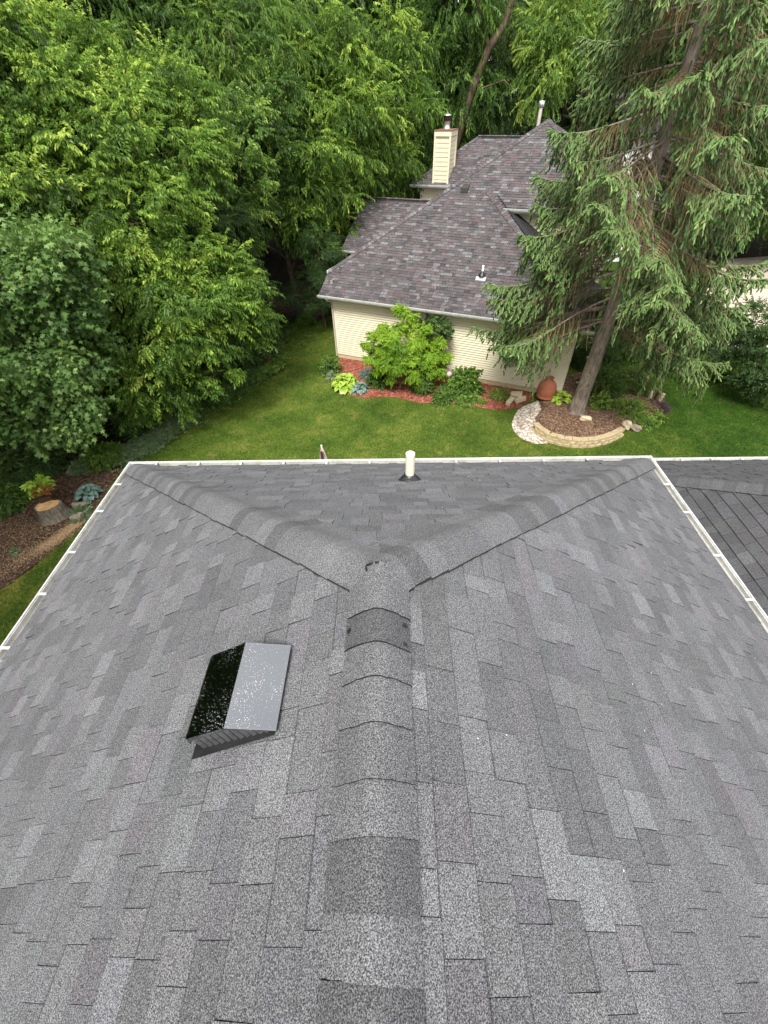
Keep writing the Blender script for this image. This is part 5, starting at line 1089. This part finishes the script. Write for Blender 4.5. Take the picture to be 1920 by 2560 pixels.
bush('flower_clump', (-6.1, 20.2), .4, 'reddish foliage clump with a white bloom at the lawn corner', m_leaf('leaf_red', [(0, (.10, .04, .02)), (.6, (.25, .12, .05)), (1, (.7, .6, .55))], .1), .07, 150, .18, 65, .5, h=.5, cat='plant')
bush('purple_shrub', (-5.35, 26.0), .75, 'purple leaved shrub at the foot of the slender tree', M_PURPLE, .07, 500, .26, 66, .6, h=.9)
bush('golden_shrub', (-4.8, 25.3), .55, 'low golden green shrub in front of the purple one', M_LEAF, .08, 420, .22, 67, .4, h=.45)
bush('purple_shrub', (-4.2, 26.2), .7, 'dim purple shrub beside the wall corner, right of the slender trunk', M_PURPLE, .07, 420, .26, 68, .45, h=.9)
sh_ = empty('shepherd_hook', (-7.1, 20.0, 0), 'garden hook with a small dark blue ornament at the lawn corner', 'garden hook')
q = MB(); q.tube([(-7.0, 20.0, 0), (-7.0, 20.0, 1.3), (-7.05, 20.0, 1.45), (-7.15, 20., 1.42)], .018, 6, lin(200, 205, 210)); q.build('pole', M_PAINT, sh_)
q = MB(); q.lathe((-7.15, 20., 1.12), [(.001, -.14), (.09, -.1), (.11, 0), (.09, .1), (.03, .2), (.001, .24)], 12, lin(50, 60, 120)); q.build('ornament', M_PAINT, sh_, smooth=True)
bush('screen_shrub', (9.6, 19.4), 1.1, 'dark shrub behind the spruce bed, nearest the neighbour wall', M_LEAFD, .10, 700, .32, 75, .4, h=1.5)
bush('screen_shrub', (11.6, 20.6), 1.2, 'dark shrub behind the spruce bed, middle one of the row', M_LEAFM, .10, 700, .32, 76, .35, h=1.7)
bush('screen_shrub', (13.4, 22.2), 1.4, 'dark shrub behind the spruce bed, the far right one of the row', M_LEAFD, .10, 800, .34, 77, .4, h=2.2)
bush('screen_shrub', (15.6, 24.2), 1.5, 'tall dark shrub left of the driveway', M_LEAFM, .11, 800, .36, 78, .35, h=2.8)
# right border
bush('boxwood', (13.2, 19.3), .9, 'dark green shrub at the far end of the right lawn', M_LEAFD, .07, 700, .28, 71, .45, h=1.0)
bush('boxwood', (15.0, 17.9), .7, 'leafy green shrub in front of the right hedge', M_LEAFM, .09, 500, .28, 72, .5, h=.8)
bush('golden_shrub', (14.1, 18.35), .4, 'small yellow green plant at the lawn edge on the right', M_LEAF, .08, 200, .2, 73, .5, h=.35)
bush('boxwood', (15.8, 16.3), .8, 'green shrub at the right edge of the lawn by the frame edge', M_LEAFM, .08, 500, .28, 74, .5, h=.8)

# ------------------------------------------------------------------ grass blades (uncountable)
def inside(P, poly):
    x, y = P[:, 0], P[:, 1]; r = np.zeros(len(P), bool); n = len(poly)
    for i in range(n):
        x0, y0 = poly[i-1]; x1, y1 = poly[i]; c = ((y0 > y) != (y1 > y)) & (x < (x1-x0)*(y-y0)/(y1-y0+1e-12)+x0); r ^= c
    return r
rg = np.random.default_rng(77)
lawnpoly = [(-13.5, 1.5)]+[tuple(p) for p in edge][4:]+[(-2.6, 29), (-2.6, 20.5), (-2.9, 18.6), (-2.75, 17.2), (-1.6, 16.7), (1.3, 16.05), (4.6, 15.45), (4.65, 14.2), (5.3, 13.0), (6.9, 12.7), (9.0, 13.6), (11.6, 15.5), (12.0, 19.5), (15.5, 19), (17, 15), (17, 7), (-3, 5.5), (-4, 0)]
n = 420000; P = np.c_[rg.uniform(-14, 17, n), rg.uniform(1, 29, n)]; P = P[inside(P, lawnpoly)]; n = len(P)
a_ = rg.uniform(0, 2*PI, n); hgt = rg.uniform(.03, .075, n); wd = rg.uniform(.006, .012, n); ln = rg.normal(0, .03, (n, 2))
V = np.zeros((n, 3, 3)); dx = np.stack([np.cos(a_), np.sin(a_)], -1)*wd[:, None]
V[:, 0, :2] = P-dx; V[:, 1, :2] = P+dx; V[:, 2, :2] = P+ln; V[:, 2, 2] = hgt
tone_ = rg.uniform(.45, 1.5, n)*(1+.35*np.sin(P[:, 0]*9.1+np.sin(P[:, 1]*7))*np.sin(P[:, 1]*11.3+np.sin(P[:, 0]*5))); q = MB(); q.add(V.reshape(-1, 3), np.arange(n*3).reshape(-1, 3), np.repeat(np.c_[tone_, tone_, tone_*.9], 3, 0))
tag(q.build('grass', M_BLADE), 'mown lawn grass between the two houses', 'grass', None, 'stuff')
# clover flecks and fallen leaves are left to the lawn's own colour
scene.render.resolution_x = 768; scene.render.resolution_y = 1024
